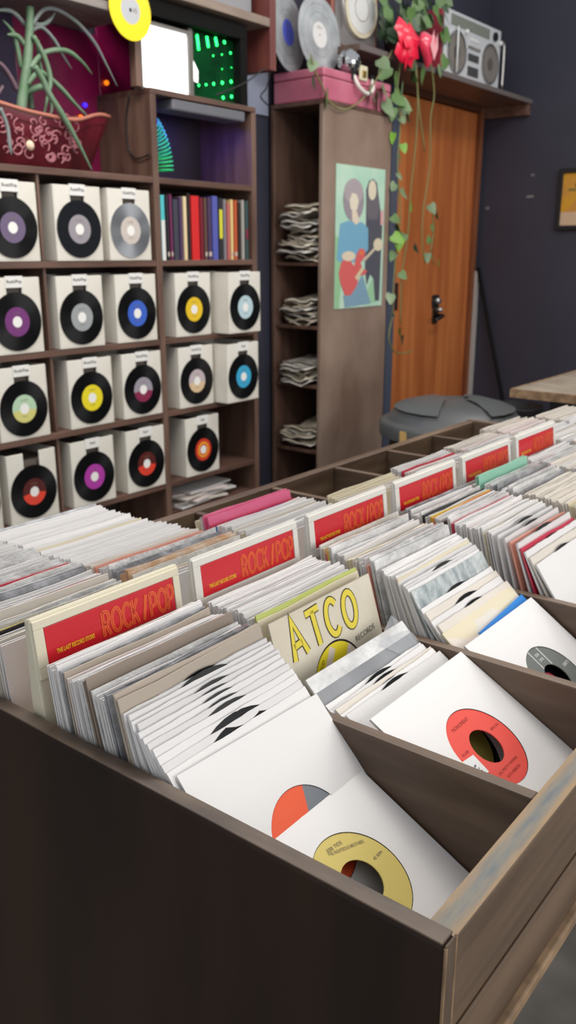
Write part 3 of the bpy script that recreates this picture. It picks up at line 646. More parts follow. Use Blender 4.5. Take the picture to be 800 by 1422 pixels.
# ------------------------------------------------------------------ niche above the books: black light, spring, mirrors
bl = thing('black_light', 'slim grey light fixture under the shelf above the books', 'light fixture', (2.47, 2.33, 1.83))
mb = MB(); mb.box(2.29, 2.67, 2.305, 2.40, 1.832, 1.868, mat('fixture_grey', (104, 104, 110), .45)); mb.build('housing', bl, bl.location, .006)
mb = MB(); mb.tube([(2.31, 2.42, 1.85), (2.65, 2.42, 1.85)], .012, mat('violet_tube', (70, 50, 220), .3, emit=1.5, ec=(60, 40, 255)), 10); mb.build('violet_tube', bl, bl.location)
area('black_light_glow', (2.4, 2.42, 1.83), (2.4, 2.45, 1.6), .4, .04, 1.2, (.12, .08, 1))
spg = thing('rainbow_spring', 'teal and green plastic coil spring standing in the violet niche', 'toy spring', (2.23, 2.38, 1.61))
for i in range(26):
    f = i/25; a = R(2+f*100); cx, cz, rr = 2.205, 1.61, .17
    col = (int(40-10*f+0), int(214-60*f), int(120+110*f)); m = mat('coil_%d' % (i//4), col, .35)
    p = Vector((2.15+.15*math.cos(a), 2.37, 1.635+.19*math.sin(a))); tdir = Vector((-math.sin(a), 0, math.cos(a))); n1 = Vector((math.cos(a), 0, math.sin(a))); n2 = Vector((0, 1, 0))
    if p.x < 2.245: continue
    pts = [p+(n1*math.cos(q)+n2*math.sin(q))*.034 for q in [2*math.pi*j/16 for j in range(17)]]
    mb = MB(); mb.tube(pts, .0028, m, 5, False); mb.build('coil', spg, spg.location)
mir = thing('mirror_cabinet', 'black cabinet with a glowing painted mirror reflection and a green dotted mirror', 'light panel', (2.4, 2.36, 1.888)); OM = mir.location; cabm = mat('cabinet_black', (13, 12, 12), .75, spec=.15)  # no light panel here: the white glow is a window reflected in the mirror
mb = MB()
mb.box(2.19, 2.71, 2.38, 2.40, 1.889, 2.165, cabm); mb.box(2.19, 2.71, 2.325, 2.38, 2.115, 2.165, cabm); mb.box(2.672, 2.71, 2.325, 2.38, 1.889, 2.115, cabm)
mb.build('black_cabinet', mir, OM, .002)
mb = MB(); gm = mat('mirror_frame', (120, 116, 110), .4, metal=.4)
for x0, x1, z0, z1 in ((2.19, 2.198, 1.889, 2.1), (2.42, 2.44, 1.889, 2.11), (2.198, 2.42, 1.889, 1.896), (2.198, 2.42, 2.09, 2.1)): mb.box(x0, x1, 2.345, 2.38, z0, z1, gm)
mb.build('panel_frame', mir, OM)
MB().box(2.198, 2.42, 2.355, 2.372, 1.896, 2.09, mat('white_reflection', (255, 255, 255), .4, emit=1.3, ec=(246, 250, 255))).build('reflection_panel', mir, OM)  # emissive panel stands in for a bright window reflected in the mirror
MB().box(2.44, 2.672, 2.36, 2.378, 1.889, 2.11, mat('green_mirror', (8, 60, 30), .15, metal=.4, c2=(14, 90, 44), scale=(8, 8, 8))).build('green_mirror', mir, OM)
ledm = mat('green_led', (60, 255, 120), .4, emit=4, ec=(40, 255, 110))
leds = [(421, 395, 6), (455, 392, 6), (490, 388, 7), (530, 383, 8), (571, 378, 8), (420, 456, 8), (534, 452, 8), (573, 447, 8), (540, 195, 8), (568, 245, 6), (528, 252, 4), (488, 258, 4), (529, 320, 3), (572, 313, 3)]
for (cx, cy, rr) in leds:
    p = at(150+cx*.3, cy*.3, 2.358); r_ = rr*.3/1198*3.0
    mb = MB(); mb.lathe([(0, -r_*.6), (r_*.7, -r_*.4), (r_, 0), (r_*.7, r_*.4)], ledm, 10, M=Matrix.Translation((p.x, 2.359, p.z)) @ Matrix.Rotation(R(-90), 4, 'X')); mb.build('green_light', mir, OM)
for (cx, y0, y1) in ((412, 160, 232), (457, 168, 220), (497, 172, 214)):
    a, b = at(150+cx*.3, y0*.3, 2.358), at(150+(cx+8)*.3, y1*.3, 2.358); mb = MB(); mb.tube([a, b], .0045, ledm, 6); mb.build('green_light', mir, OM)
mb = MB(); mb.poly([(2.442, 1.95), (2.476, 1.945), (2.478, 1.985), (2.455, 2.015), (2.442, 2.01)], 2.3585, mat('mirror_glint', (255, 255, 255), .4, emit=.7)); mb.build('reflected_patch', mir, OM)  # white shape reflected in the green mirror, laid on as a glowing patch

# cables
def cable(pts, label, r=.003):
    mb = MB(); mb.tube(pts, r, black_m, 6); tag(mb.build('cable'), label, 'cable')
def smooth(P, n=6):
    P = [Vector(p) for p in P]; out_ = []
    for i in range(len(P)-1):
        p0, p1, p2, p3 = P[max(i-1, 0)], P[i], P[i+1], P[min(i+2, len(P)-1)]
        for k in range(n):
            t = k/n; out_.append(.5*((2*p1)+(p2-p0)*t+(2*p0-5*p1+4*p2-p3)*t*t+(3*p1-p0-3*p2+p3)*t**3))
    return out_+[P[-1]]
cable(smooth([atx(179, 132, 2.175), atx(175, 165, 2.175), atx(178, 205, 2.175), atx(190, 220, 2.175), atx(208, 214, 2.175)]), 'thin black cable looped on the upright beside the potted aloe')
cable(smooth([at(300, 132, 2.29), at(325, 122, 2.28), at(345, 112, 2.28), at(368, 94, 2.28)]), 'thin black cable stretched across the green mirror to the red post')
cable(smooth([at(375, 100, 2.5), at(370, 122, 2.5), at(362, 134, 2.5), at(372, 146, 2.5)]), 'black cable dangling beside the maroon suitcase')

# yellow record hanging
yr = thing('hanging_record', 'yellow seven inch record with a silver label hung at the top left', 'record', at(181, 14, 2.29))
yv = mat('yellow_vinyl', (238, 216, 28), .3)
MB().ring(.04, .0873, -.001, .001, yv, 48).build('record', yr); mb = MB(); mb.ring(.006, .04, -.0012, .0012, mat('silver_label', (182, 184, 188), .35), 36); add_text(mb, '45', .02, .018, 0, -.0015, grey_ink); mb.build('record_label', yr)

# fairy lights reflected in the panel behind the aloe, built as glowing beads
for px, py, c in ((148, 115, (255, 130, 20)), (112, 163, (255, 120, 10)), (118, 146, (70, 40, 255))):
    p = at(px, py, 2.56); o = MB().lathe([(0, -.009), (.007, -.006), (.009, 0), (.007, .006), (0, .009)], mat('reflection_%d' % px, c, .4, emit=1.1, ec=c), 10).build('fairy_reflection'); o.location = p
    tag(o, {148: 'orange fairy-light reflection, the upper one on the magenta panel', 112: 'orange fairy-light reflection just above the planter rim', 118: 'tiny violet fairy-light reflection near the lower orange one'}[px], 'light reflection', 'fairy-light reflections on the magenta panel')

# ------------------------------------------------------------------ aloe in its planter
pl = thing('potted_aloe', 'trailing aloe in a maroon scrollwork planter at the top left', 'potted plant', (1.78, 2.42, 1.611)); OP = pl.location
potm = mat('maroon_pot', (118, 28, 46), .35, c2=(88, 18, 34), scale=(12, 12, 12), coat=.3); rimm = mat('pot_rim', (176, 110, 92), .45); scrm = mat('scroll_relief', (168, 104, 112), .4)
mb = MB(); NX = 18; vs = []; fs = []
def rimz(x): u = (x-1.5)/.56; return .165+.016*math.cos(u*7.0)-.02*math.exp(-((u-.7)/.16)**2)+.01*max(0, u-.8)*5*.2
for j in range(2):
    for i in range(NX+1):
        u = i/NX; xb = 1.56+u*(1.975-1.56); xt = 1.5+u*.56
        z = 0 if j == 0 else rimz(xt); x_ = xb if j == 0 else xt
        bow = .055*math.sin(math.pi*u)
        vs += [(x_, 2.385-bow-.02*j, 1.611+z), (x_, 2.47+bow*.6, 1.611+z)]
for i in range(NX):
    a = 2*i; b = 2*(NX+1)+2*i
    fs += [(a, a+2, b+2, b), (a+3, a+1, b+1, b+3), (a+1, a+3, a+2, a)]
fs += [(0, 2*(NX+1), 2*(NX+1)+1, 1), (2*NX+1, 2*(NX+1)+2*NX+1, 2*(NX+1)+2*NX, 2*NX)]
mb.add(vs, fs, potm, True); mb.build('planter', pl, OP)
mb = MB(); mb.tube([vs[2*(NX+1)+2*i] for i in range(NX+1)], .006, rimm, 6); mb.tube([vs[2*(NX+1)+2*i+1] for i in range(NX+1)], .006, rimm, 6); mb.build('planter_rim', pl, OP)
mb = MB(); mb.add([(p[0]*.96+.07, p[1], p[2]-.03) for p in vs[2*(NX+1):]], [(2*i, 2*i+2, 2*i+3, 2*i+1) for i in range(NX)], mat('soil', (52, 38, 30), .9)); mb.build('soil', pl, OP)
mb = MB(); rn = random.Random(3)
def front_y(x, z): u = min(1, max(0, (x-1.53)/.49)); return 2.385-.055*math.sin(math.pi*u)-.02*(z/.165)-.003
for i in range(46):
    cx, cz = rn.uniform(1.6, 1.9), rn.uniform(.03, .145); s_ = rn.choice((-1, 1)); ph = rn.uniform(0, 6); rr = rn.uniform(.012, .024)
    pts = []
    for k in range(12):
        a = ph+s_*k*.5; r2 = rr*(1-k/14); xx, zz = cx+r2*math.cos(a), cz+r2*math.sin(a)*.9; pts.append((xx, front_y(xx, zz), 1.611+zz))
    mb.tube(pts, [.0028]*11+[.0015], scrm, 5)
mb.build('scroll_relief', pl, OP)
p = at(42, 202, 2.32); mb = MB()
mb.lathe([(0, .008), (.006, .009), (.012, .004), (.015, 0), (.013, -.004)], mat('rosette_cream', (224, 196, 170), .5), 14, M=Matrix.Translation(p) @ Matrix.Rotation(R(90), 4, 'X')); mb.build('rosette', pl, OP)
al = mat('aloe_green', (88, 120, 88), .5, c2=(112, 134, 110), scale=(20, 20, 20)); al2 = mat('aloe_grey_green', (112, 128, 120), .45, c2=(132, 132, 136), scale=(20, 20, 20)); alb = mat('aloe_brown', (100, 76, 88), .5)
def px_path(P, Y, n=5): return smooth([at(x, y, Y) for x, y in P], n)
def clampz(ps): return [p for p in ps if p.z < 2.07]
stem = clampz(px_path([(28, 168), (32, 130), (38, 85), (41, 40), (42, -8), (45, -30)], 2.36))
mb = MB(); mb.tube(stem, [.017-.006*i/len(stem) for i in range(len(stem))], al, 8); mb.build('stem', pl, OP)
LV = [([(44, 35), (60, 14), (80, 14), (108, 32), (132, 60), (148, 90), (163, 120)], 2.36, al2, .0075), ([(44, 42), (58, 38), (75, 55), (88, 78), (100, 96)], 2.37, al2, .007), ([(42, 95), (60, 74), (90, 70), (112, 84), (128, 103)], 2.35, al, .009),
      ([(46, 50), (62, 80), (70, 110), (66, 135), (60, 165)], 2.34, al, .009), ([(48, 92), (60, 112), (68, 130), (90, 165), (112, 205), (128, 237)], 2.30, al, .011), ([(38, 118), (55, 100), (80, 118), (105, 145), (126, 166)], 2.35, al, .009),
      ([(40, 32), (60, 34), (75, 20), (82, -6)], 2.37, al2, .008), ([(36, 36), (22, 20), (8, 14), (-20, 16)], 2.38, al2, .008), ([(34, 62), (24, 50), (10, 48)], 2.37, al, .009), ([(30, 95), (25, 70), (18, 45), (4, 28)], 2.38, al, .009),
      ([(24, 125), (14, 106), (2, 90), (-18, 76)], 2.37, alb, .009), ([(30, 122), (44, 92), (54, 80)], 2.37, alb, .012), ([(30, 130), (50, 122), (64, 118), (70, 108)], 2.36, al, .012), ([(52, 56), (56, 90), (66, 118), (72, 150), (68, 160)], 2.36, al, .007), ([(0, 150), (10, 175), (14, 205), (16, 215)], 2.30, al2, .007), ([(44, 152), (42, 130), (40, 120)], 2.4, al, .01), ([(4, 120), (-4, 132), (-14, 140)], 2.38, alb, .006)]
for P, Y, m, r_ in LV:
    pts = clampz(px_path(P, Y)); n = len(pts); r_ *= .88
    mb = MB(); mb.tube(pts, [r_*(1-.12*i/n)*(1 if i < n*.6 else 1-(i/n-.6)/.4*.92) for i in range(n)], m, 7); mb.build('leaf', pl, OP)

# ------------------------------------------------------------------ tall open cabinet with the poster, and its contents
tc = thing('tall_cabinet', 'tall brown cabinet with a poster on its side, open to the left', 'cabinet', (3.43, 2.44, 0)); OT = tc.location
MB().box(3.16, 3.70, 2.3, 2.32, 0, 1.955, tallw).build('side_panel', tc, OT, .003)
MB().box(3.16, 3.70, 2.565, 2.585, 0, 1.955, darkwv).build('side_panel', tc, OT, .003)
MB().box(3.68, 3.70, 2.32, 2.565, 0, 1.955, inner).build('back_board', tc, OT)
MB().box(3.16, 3.70, 2.3, 2.585, 1.955, 1.972, darkw).build('top_board', tc, OT, .002)
SHZ = [.06, .42, .72, 1.02, 1.325]
for px, py in (): pass
TZ = [.09, .475, .78, 1.045, 1.32]
for z in TZ: MB().box(3.165, 3.68, 2.32, 2.565, z-.014, z, darkw).build('shelf_board', tc, OT, .002)
polyb = [mat('poly_bag', (232, 222, 202), .4, bump=.4, bscale=25, coat=.5), mat('poly_bag_warm', (224, 212, 190), .4, bump=.4, bscale=25, coat=.4), mat('poly_bag_grey', (220, 214, 204), .4, bump=.4, bscale=25, coat=.6)]
rn = random.Random(11)
def bag(z, i, lab, grp, big=1, th=.017):
    NXX = 6; mb = MB(); m = polyb[rn.randrange(3)]; w2, d2 = rn.uniform(.115, .14), rn.uniform(.078, .09); ph, am = rn.uniform(0, 6), rn.uniform(.006, .014)*big
    vs = []; 
    for s_ in (0, 1):
        for j in range(NXX+1):
            for k in range(NXX+1):
                u, v = j/NXX*2-1, k/NXX*2-1
                zz = am*math.sin(u*2.2+ph)*math.cos(v*2+ph)+am*.6*math.sin(v*5+ph)*(abs(u))
                vs.append((u*w2*(1+.05*math.sin(v*4+ph)), v*d2*(1+.06*math.sin(u*5+ph)), zz+s_*th*(.55+.45*(1-u*u)**.5*(1-v*v)**.5 if abs(u) < 1 and abs(v) < 1 else .55)))
    n = NXX+1; fs = []
    for j in range(NXX):
        for k in range(NXX):
            a = j*n+k; fs += [(a, a+1, a+n+1, a+n), (n*n+a, n*n+a+n, n*n+a+n+1, n*n+a+1)]
    ed = [j*n for j in range(n)]+[NXX*n+k for k in range(1, n)]+[j*n+NXX for j in range(NXX-1, -1, -1)]+[k for k in range(NXX-1, 0, -1)]
    for q in range(len(ed)): a, b = ed[q], ed[(q+1) % len(ed)]; fs.append((b, a, n*n+a, n*n+b))
    mb.add(vs, fs, m, True)
    o = mb.build('plastic_sleeve'); o.location = (3.302+rn.uniform(-.03, .03), 2.443+rn.uniform(-.012, .012), z); o.rotation_euler = (rn.uniform(-.03, .03), rn.uniform(-.05, .03), rn.uniform(-.16, .16))
    tag(o, lab, 'plastic sleeve', grp)
for (z, n, st, nm) in ((TZ[4], 17, .0142, 'the tall messy pile beside the books'), (TZ[3], 8, .0135, 'the tall cabinet pile one shelf lower'), (TZ[2], 7, .0125, 'the tall cabinet pile two shelves lower'), (TZ[1], 7, .0125, 'the lowest pile in the tall cabinet')):
    for i in range(n): bag(z+.013+st*i, i, 'cloudy plastic sleeve, %s from the bottom of %s' % (nth(i+1), nm), 'plastic sleeves in '+nm)

# poster (a plain band picture of two standing figures, one with a red guitar)
po = thing('poster', 'pale green poster of two standing figures, one holding a red guitar', 'poster', (3.455, 2.297, 1.42))
PW, PH = .395, .612; x0, z0 = 3.255, 1.118; OPo = po.location
mb = MB(); pb = mat('poster_green', (172, 212, 190), .35, c2=(196, 222, 200), scale=(6, 6, 6), coat=.5); mb.box(x0, x0+PW, 2.2965, 2.2985, z0, z0+PH, pb); sheet_o = mb.build('poster_sheet', po, OPo, .0005)
def uv(p): return (x0+PW*(p[0]-95)/420, z0+PH*(1-(p[1]-108)/1250))
lay_y = [2.2962]
def shape(pts, c, par=None):
    lay_y[0] -= .00012; mb = MB(); mb.poly([uv(p) for p in pts], lay_y[0], mat('print_%d_%d_%d' % c, c, .4, coat=.4)); return mb
def ell(cx, cy, rx, ry, n=20): return [(cx+rx*math.cos(2*math.pi*k/n), cy+ry*math.sin(2*math.pi*k/n)) for k in range(n)]
def fig(name, shapes):
    al_ = MB()
    for pts, c in shapes:
        s_ = shape(pts, c); al_.add(s_.v, s_.f, s_.mats[0])
    al_.build(name, sheet_o, OPo)
fig('printed_lawn', [([(95, 700), (140, 760), (160, 1000), (130, 1357), (97, 1357)], (150, 196, 150))])
fig('printed_lawn', [([(380, 1200), (420, 1090), (470, 1320), (380, 1330)], (156, 200, 160))])
fig('printed_figure', [([(350, 560), (345, 300), (370, 220), (405, 200), (440, 230), (455, 330), (480, 480), (500, 620), (495, 900), (490, 1310), (450, 1310), (430, 1100), (400, 1060), (370, 1160), (350, 1000)], (84, 84, 94)), ([(360, 300), (350, 440), (370, 560), (450, 560), (470, 440), (440, 290)], (108, 102, 108)), (ell(400, 300, 36, 88), (220, 210, 186)), ([(478, 480), (505, 470), (508, 600), (482, 610)], (214, 160, 160))])
fig('printed_figure', [([(165, 1240), (250, 1200), (330, 1060), (410, 1330), (180, 1350)], (128, 160, 180)), ([(105, 920), (130, 610), (200, 580), (320, 590), (370, 640), (375, 830), (300, 930), (170, 960)], (118, 170, 196)), (ell(240, 400, 88, 185), (152, 142, 150)), (ell(240, 330, 80, 110), (172, 160, 164)), ([(205, 400), (225, 340), (265, 350), (282, 410), (270, 480), (240, 500), (212, 470)], (226, 216, 194)), ([(225, 490), (265, 490), (295, 580), (262, 615), (230, 580)], (224, 208, 186))])
fig('printed_guitar', [([(140, 960), (165, 910), (220, 930), (255, 980), (270, 880), (300, 820), (345, 830), (350, 890), (310, 950), (330, 1010), (370, 1020), (350, 1060), (300, 1070), (280, 1160), (230, 1240), (180, 1240), (140, 1130), (125, 1040)], (214, 100, 98)), ([(330, 920), (440, 800), (452, 818), (345, 940)], (206, 192, 170)), ([(262, 1080), (320, 990), (340, 1010), (282, 1110)], (216, 196, 160)), (ell(205, 890, 58, 44), (222, 206, 180)), (ell(462, 785, 42, 58), (218, 204, 176)), (ell(315, 862, 20, 20), (228, 120, 80))])

# suitcase on top
su = thing('suitcase', 'maroon vintage suitcase with a white handle on the tall cabinet', 'suitcase', (3.43, 2.45, 1.972)); OU = su.location
sm = mat('maroon_vinyl', (186, 98, 120), .35, c2=(202, 118, 138), scale=(6, 6, 6), coat=.3)
MB().box(3.165, 3.69, 2.305, 2.57, 1.973, 2.06, sm).build('case_body', su, OU, .006); MB().box(3.165, 3.69, 2.305, 2.57, 2.062, 2.095, sm).build('case_lid', su, OU, .006)
hm = mat('white_handle', (222, 212, 206), .35); hc = at(507, 112, 2.29)
mb = MB(); mb.tube(smooth([(hc.x-.07, 2.303, hc.z+.012), (hc.x-.055, 2.285, hc.z-.03), (hc.x, 2.28, hc.z-.052), (hc.x+.055, 2.285, hc.z-.03), (hc.x+.07, 2.303, hc.z+.012)]), .009, hm, 8); mb.build('handle', su, OU)
for sx_ in (-.0725, .0725): MB().box(hc.x+sx_-.0125, hc.x+sx_+.0125, 2.297, 2.305, hc.z-.005, hc.z+.03, black_m).build('handle_mount', su, OU)
mb = MB(); mb.box(hc.x-.03, hc.x+.03, 2.296, 2.305, hc.z+.0, hc.z+.06, mat('latch_cream', (214, 206, 176), .4)); lo_ = mb.build('latch', su, OU, .006)
MB().box(hc.x-.014, hc.x+.014, 2.291, 2.296, hc.z+.012, hc.z+.04, mat('brass', (170, 140, 70), .35, metal=.8)).build('latch_plate', lo_, OU, .003)

# clear discs, mirror ball
clr = mat('clear_vinyl', (186, 190, 192), .18, c2=(150, 154, 158), scale=(9, 9, 9), coat=.8)
def big_disc(px, py, Y, rz, lc, label):
    c = at(px, py, Y); c.z = 2.096+.15
    root = thing('clear_record', label, 'record', c, 'clear twelve inch records', (R(-4), 0, rz))
    mb = MB(); 
    for a, b in ((.05, .085), (.086, .118), (.119, .15)): mb.ring(a, b, -.001, .001, clr, 56)
    mb.build('record', root); mb = MB(); mb.ring(.004, .05, -.0016, .0016, lc, 40); add_text(mb, 'SIDE A', .013, 0, .028, -.002, grey_ink); mb.build('record_label', root)
big_disc(400, 45, 2.50, R(10), flat('disc_blue', (92, 104, 216)), 'clear twelve inch record with a blue label standing against the red post')
big_disc(444, 48, 2.42, 0, flat('disc_white', (218, 216, 214)), 'clear twelve inch record with a white label on the suitcase')
c = at(485, 72, 2.34); mb = MB(); mm = mat('mirror_tiles', (205, 206, 208), .08, metal=1); nseg, nr = 22, 12; rad = .052
c.z = 2.096+rad
for i in range(nr):
    t0, t1 = math.pi*i/nr-math.pi/2, math.pi*(i+1)/nr-math.pi/2
    for k in range(nseg):
        a0, a1 = 2*math.pi*k/nseg, 2*math.pi*(k+1)/nseg; g = .06
        P = lambda t, a, r_=rad: (r_*math.cos(t)*math.cos(a), r_*math.cos(t)*math.sin(a), r_*math.sin(t))
        tt0, tt1, aa0, aa1 = t0+(t1-t0)*g, t1-(t1-t0)*g, a0+(a1-a0)*g, a1-(a1-a0)*g
        mb.add([P(tt0, aa0), P(tt0, aa1), P(tt1, aa1), P(tt1, aa0)], [(0, 1, 2, 3)], mm)
mball = thing('mirror_ball', 'small silver mirror ball resting on the suitcase lid', 'mirror ball', c)
o = mb.build('mirror_tiles', mball); o['kind'] = 'stuff'
MB().lathe([(rad*.965*math.cos(t*math.pi/10-math.pi/2), rad*.965*math.sin(t*math.pi/10-math.pi/2)) for t in range(11)], mat('ball_core', (120, 120, 124), .4), 20).build('ball_core', mball)

# red post, high planks, pale boards
rp = MB(); rp.box(2.815, 2.85, 2.3, 2.58, 2.03, 2.62, mat('red_post', (104, 52, 48), .5, c2=(122, 68, 58), scale=(20, 20, 3))); tag(rp.build('shelf_post', None, (0, 0, 0), .002), 'reddish wooden post board left of the clear records', 'post')
hp = MB(); hp.box(2.17, 2.813, 2.3, 2.58, 2.175, 2.205, mat('pale_plank', (128, 112, 100), .55, c2=(150, 132, 118), scale=(4, 30, 30))); tag(hp.build('high_plank', None, (0, 0, 0), .002), 'pale wooden plank above the black mirror cabinet', 'shelf plank')
hb = MB(); hb.box(2.45, 2.78, 2.36, 2.55, 2.207, 2.4, mat('grey_crate', (142, 142, 146), .5)); tag(hb.build('storage_box', None, (0, 0, 0), .006), 'grey box on the pale plank at the top edge', 'box')
pw = MB(); pw.box(2.735, 3.15, 2.588, 2.599, 1.93, 2.16, mat('pale_blue_board', (150, 158, 178), .6)); pw.build('trim_1')['kind'] = 'structure'

# ------------------------------------------------------------------ long shelf over the door
ls = thing('wall_shelf', 'long dark shelf over the door carrying a boombox', 'shelf', (4.3, 2.45, 2.2)); OL = ls.location
MB().box(3.42, 5.238, 2.3, 2.598, 2.195, 2.222, mat('shelf_dark', (92, 70, 60), .45, c2=(112, 88, 76), scale=(4, 30, 30))).build('shelf_board', ls, OL, .002)
MB().box(3.42, 5.238, 2.298, 2.302, 2.197, 2.22, mat('shelf_edge', (104, 96, 94), .5)).build('front_edge', ls, OL)
MB().box(5.2, 5.238, 2.305, 2.598, 2.135, 2.195, darkw).build('ledger', ls, OL, .002)
mb = MB(); mb.tube([(4.0-.38, 2.31, 2.19), (4.0-.38, 2.31, 2.10), (4.0-.38, 2.33, 2.09)], .006, steel, 6); mb.build('shelf_bracket', ls, OL)
ST = 2.2225
# turntable on edge
tt = thing('record_player', 'red framed record player with a cream platter stood on edge on the shelf', 'record player', (3.6, 2.45, ST), None, (0, 0, R(-3))); 
wred = mat('player_case', (150, 86, 74), .45)
mb = MB(); mb.box(-.17, .17, .0, .09, 0, .34, wred); mb.build('case', tt, (0, 0, 0), .006)
MB().box(-.15, .15, -.004, .0, .025, .325, mat('player_deck', (126, 122, 122), .4)).build('deck', tt)
mb = MB()
mb.ring(.0, .118, -.022, -.004, mat('platter_cream', (222, 212, 186), .4), 40, c=(.02, .185)); mb.ring(.0, .1, -.024, -.022, mat('platter_white', (222, 222, 220), .3), 40, c=(.02, .185)); mb.ring(.05, .053, -.0245, -.024, grey_ink, 30, c=(.02, .185)); mb.build('platter', tt)
mb = MB(); mb.tube([(-.125, -.02, .29), (-.125, -.025, .2), (-.1, -.025, .1)], .006, mat('tonearm', (210, 208, 204), .3, metal=.5), 6); mb.tube([(-.125, -.004, .29), (-.125, -.026, .29)], .016, black_m, 10); mb.build('tonearm', tt)
# boombox
bb = thing('boombox', 'silver twin speaker boombox with red sides on the shelf over the door', 'boombox', (4.56, 2.36, ST)); 
sil = mat('boombox_silver', (208, 210, 213), .35, metal=.12); red = mat('boombox_red', (170, 60, 76), .4); grille = mat('speaker_grille', (112, 106, 100), .5, c2=(132, 126, 120), scale=(200, 200, 200))
W, H2 = .315, .30
mb = MB(); mb.box(-W, W, .0, .1, .0, H2, red); mb.build('case', bb, (0, 0, 0), .008)
mb = MB(); mb.box(-W, W, -.012, .0, .0, H2, sil); fp = mb.build('front_face', bb, (0, 0, 0), .004)
for cx in (-.19, .19):
    mb = MB(); mb.ring(.088, .1, -.02, -.012, steel, 40, c=(cx, .118)); mb.ring(0, .088, -.016, -.012, grille, 40, c=(cx, .118))
    sp_ = mb.build('speaker', bb)
    mb = MB(); mb.ring(0, .03, -.019, -.016, mat('speaker_cap', (94, 88, 84), .4), 20, c=(cx, .118)); mb.build('speaker_cap', sp_)
MB().box(-.26, .17, -.016, -.012, .235, .283, mat('tuner_window', (126, 132, 122), .25)).build('tuner_dial', bb, (0, 0, 0), .001)
mb = MB(); mb.ring(0, .022, -.024, -.012, black_m, 20, c=(.235, .258)); mb.build('tuning_knob', bb)
for z0_, z1_ in ((.03, .075), (.1, .135)): MB().box(-.06, .06, -.016, -.012, z0_, z1_, mat('deck_dark', (70, 72, 70), .3)).build('tape_deck', bb, (0, 0, 0), .001)
for i in range(6): MB().box(-.07+.024*i, -.052+.024*i, -.018, -.012, .155, .17, steel).build('button', bb, (0, 0, 0), .001)
mb = MB()
for i in range(3): mb.ring(0, .008, -.02, -.012, white_ink, 12, c=(-.03+.03*i, .2))
mb.build('volume_knobs', bb)
mb = MB(); mb.tube(smooth([(W+.0, -.0, .24), (W+.045, -.01, .235), (W+.05, -.01, .02)]), .008, steel, 8); mb.tube([(-.21, -.03, .23), (-.21, -.03, .02)], .005, white_ink, 6); mb.build('folded_handle', bb)
mb = MB(); mb.lathe([(0, .012), (.01, .009), (.013, 0), (.01, -.009), (0, -.012)], white_ink, 12, c=(W-.02, -.02, .235)); mb.lathe([(0, .012), (.01, .009), (.013, 0), (.01, -.009), (0, -.012)], white_ink, 12, c=(-.1, -.02, .225)); mb.build('handle_hubs', bb)

# pothos
pt = thing('trailing_pothos', 'green trailing pothos hanging from the shelf in front of the door', 'potted plant', (3.95, 2.42, ST)); OH = pt.location
MB().lathe([(.05, 0), (.07, .01), (.085, .13), (.09, .14), (.08, .14), (.075, .12), (0, .12)], mat('dark_pot', (58, 44, 44), .4), 24).build('pot', pt)
lg = [mat('leaf_mid', (76, 110, 56), .4, c2=(104, 136, 78), scale=(30, 30, 30)), mat('leaf_pale', (104, 128, 92), .4, c2=(128, 146, 112), scale=(30, 30, 30)), mat('leaf_bright', (92, 150, 44), .4, c2=(140, 180, 70), scale=(30, 30, 30)), mat('leaf_dark', (50, 80, 50), .4)]
def leaf_mesh(m):
    k = ('leaf', m.name)
    if k not in MESH:
        L_ = [(0, .0), (.30, -.10), (.46, .12), (.36, .5), (.16, .82), (0, 1.0)]
        vs = [(x_, .12*abs(x_)-.18*z_*z_, -z_) for x_, z_ in L_]+[(-x_, .12*abs(x_)-.18*z_*z_, -z_) for x_, z_ in L_[1:5]]+[(0, -.18*q*q-.02, -q) for q in (.25, .6)]
        mb = MB(); mb.add(vs, [(0, 1, 2, 10), (10, 2, 3, 11), (11, 3, 4, 5), (0, 10, 7, 6), (10, 11, 8, 7), (11, 5, 9, 8)], m, True); MESH[k] = mb.mesh('leaf')
    return MESH[k]
rn = random.Random(5)
def leaf(px, py, Y, s_, kind, yaw=None):
    o = link('leaf', leaf_mesh(lg[kind]), pt); p = at(px, py, Y); o.location = p-OH; o.scale = (s_, s_, s_)
    o.rotation_euler = (rn.uniform(-.5, .3), rn.uniform(-.9, .9), (yaw if yaw is not None else rn.uniform(-.9, .9))); return o
for i in range(84):
    px, py = rn.uniform(526, 622), rn.uniform(-8, 62)
    if 545 < px < 612 and py > 34: py -= 30
    leaf(px, py, rn.uniform(2.30, 2.46), rn.uniform(.045, .075), rn.choice((0, 0, 1, 3, 3)))
for px, py, s_, kd in ((528, 82, .07, 1), (540, 92, .08, 0), (552, 100, .09, 0), (560, 118, .08, 1), (548, 128, .09, 0), (536, 140, .08, 1), (556, 140, .07, 0), (533, 118, .075, 1), (572, 100, .08, 0), (590, 96, .08, 0), (620, 80, .075, 0), (612, 92, .06, 1), (563, 84, .07, 3), (515, 122, .075, 1), (525, 128, .08, 1), (436, 84, .055, 1), (436, 103, .065, 1), (456, 128, .085, 0), (547, 150, .06, 0), (566, 150, .06, 1)): leaf(px, py, 2.285, s_, kd)
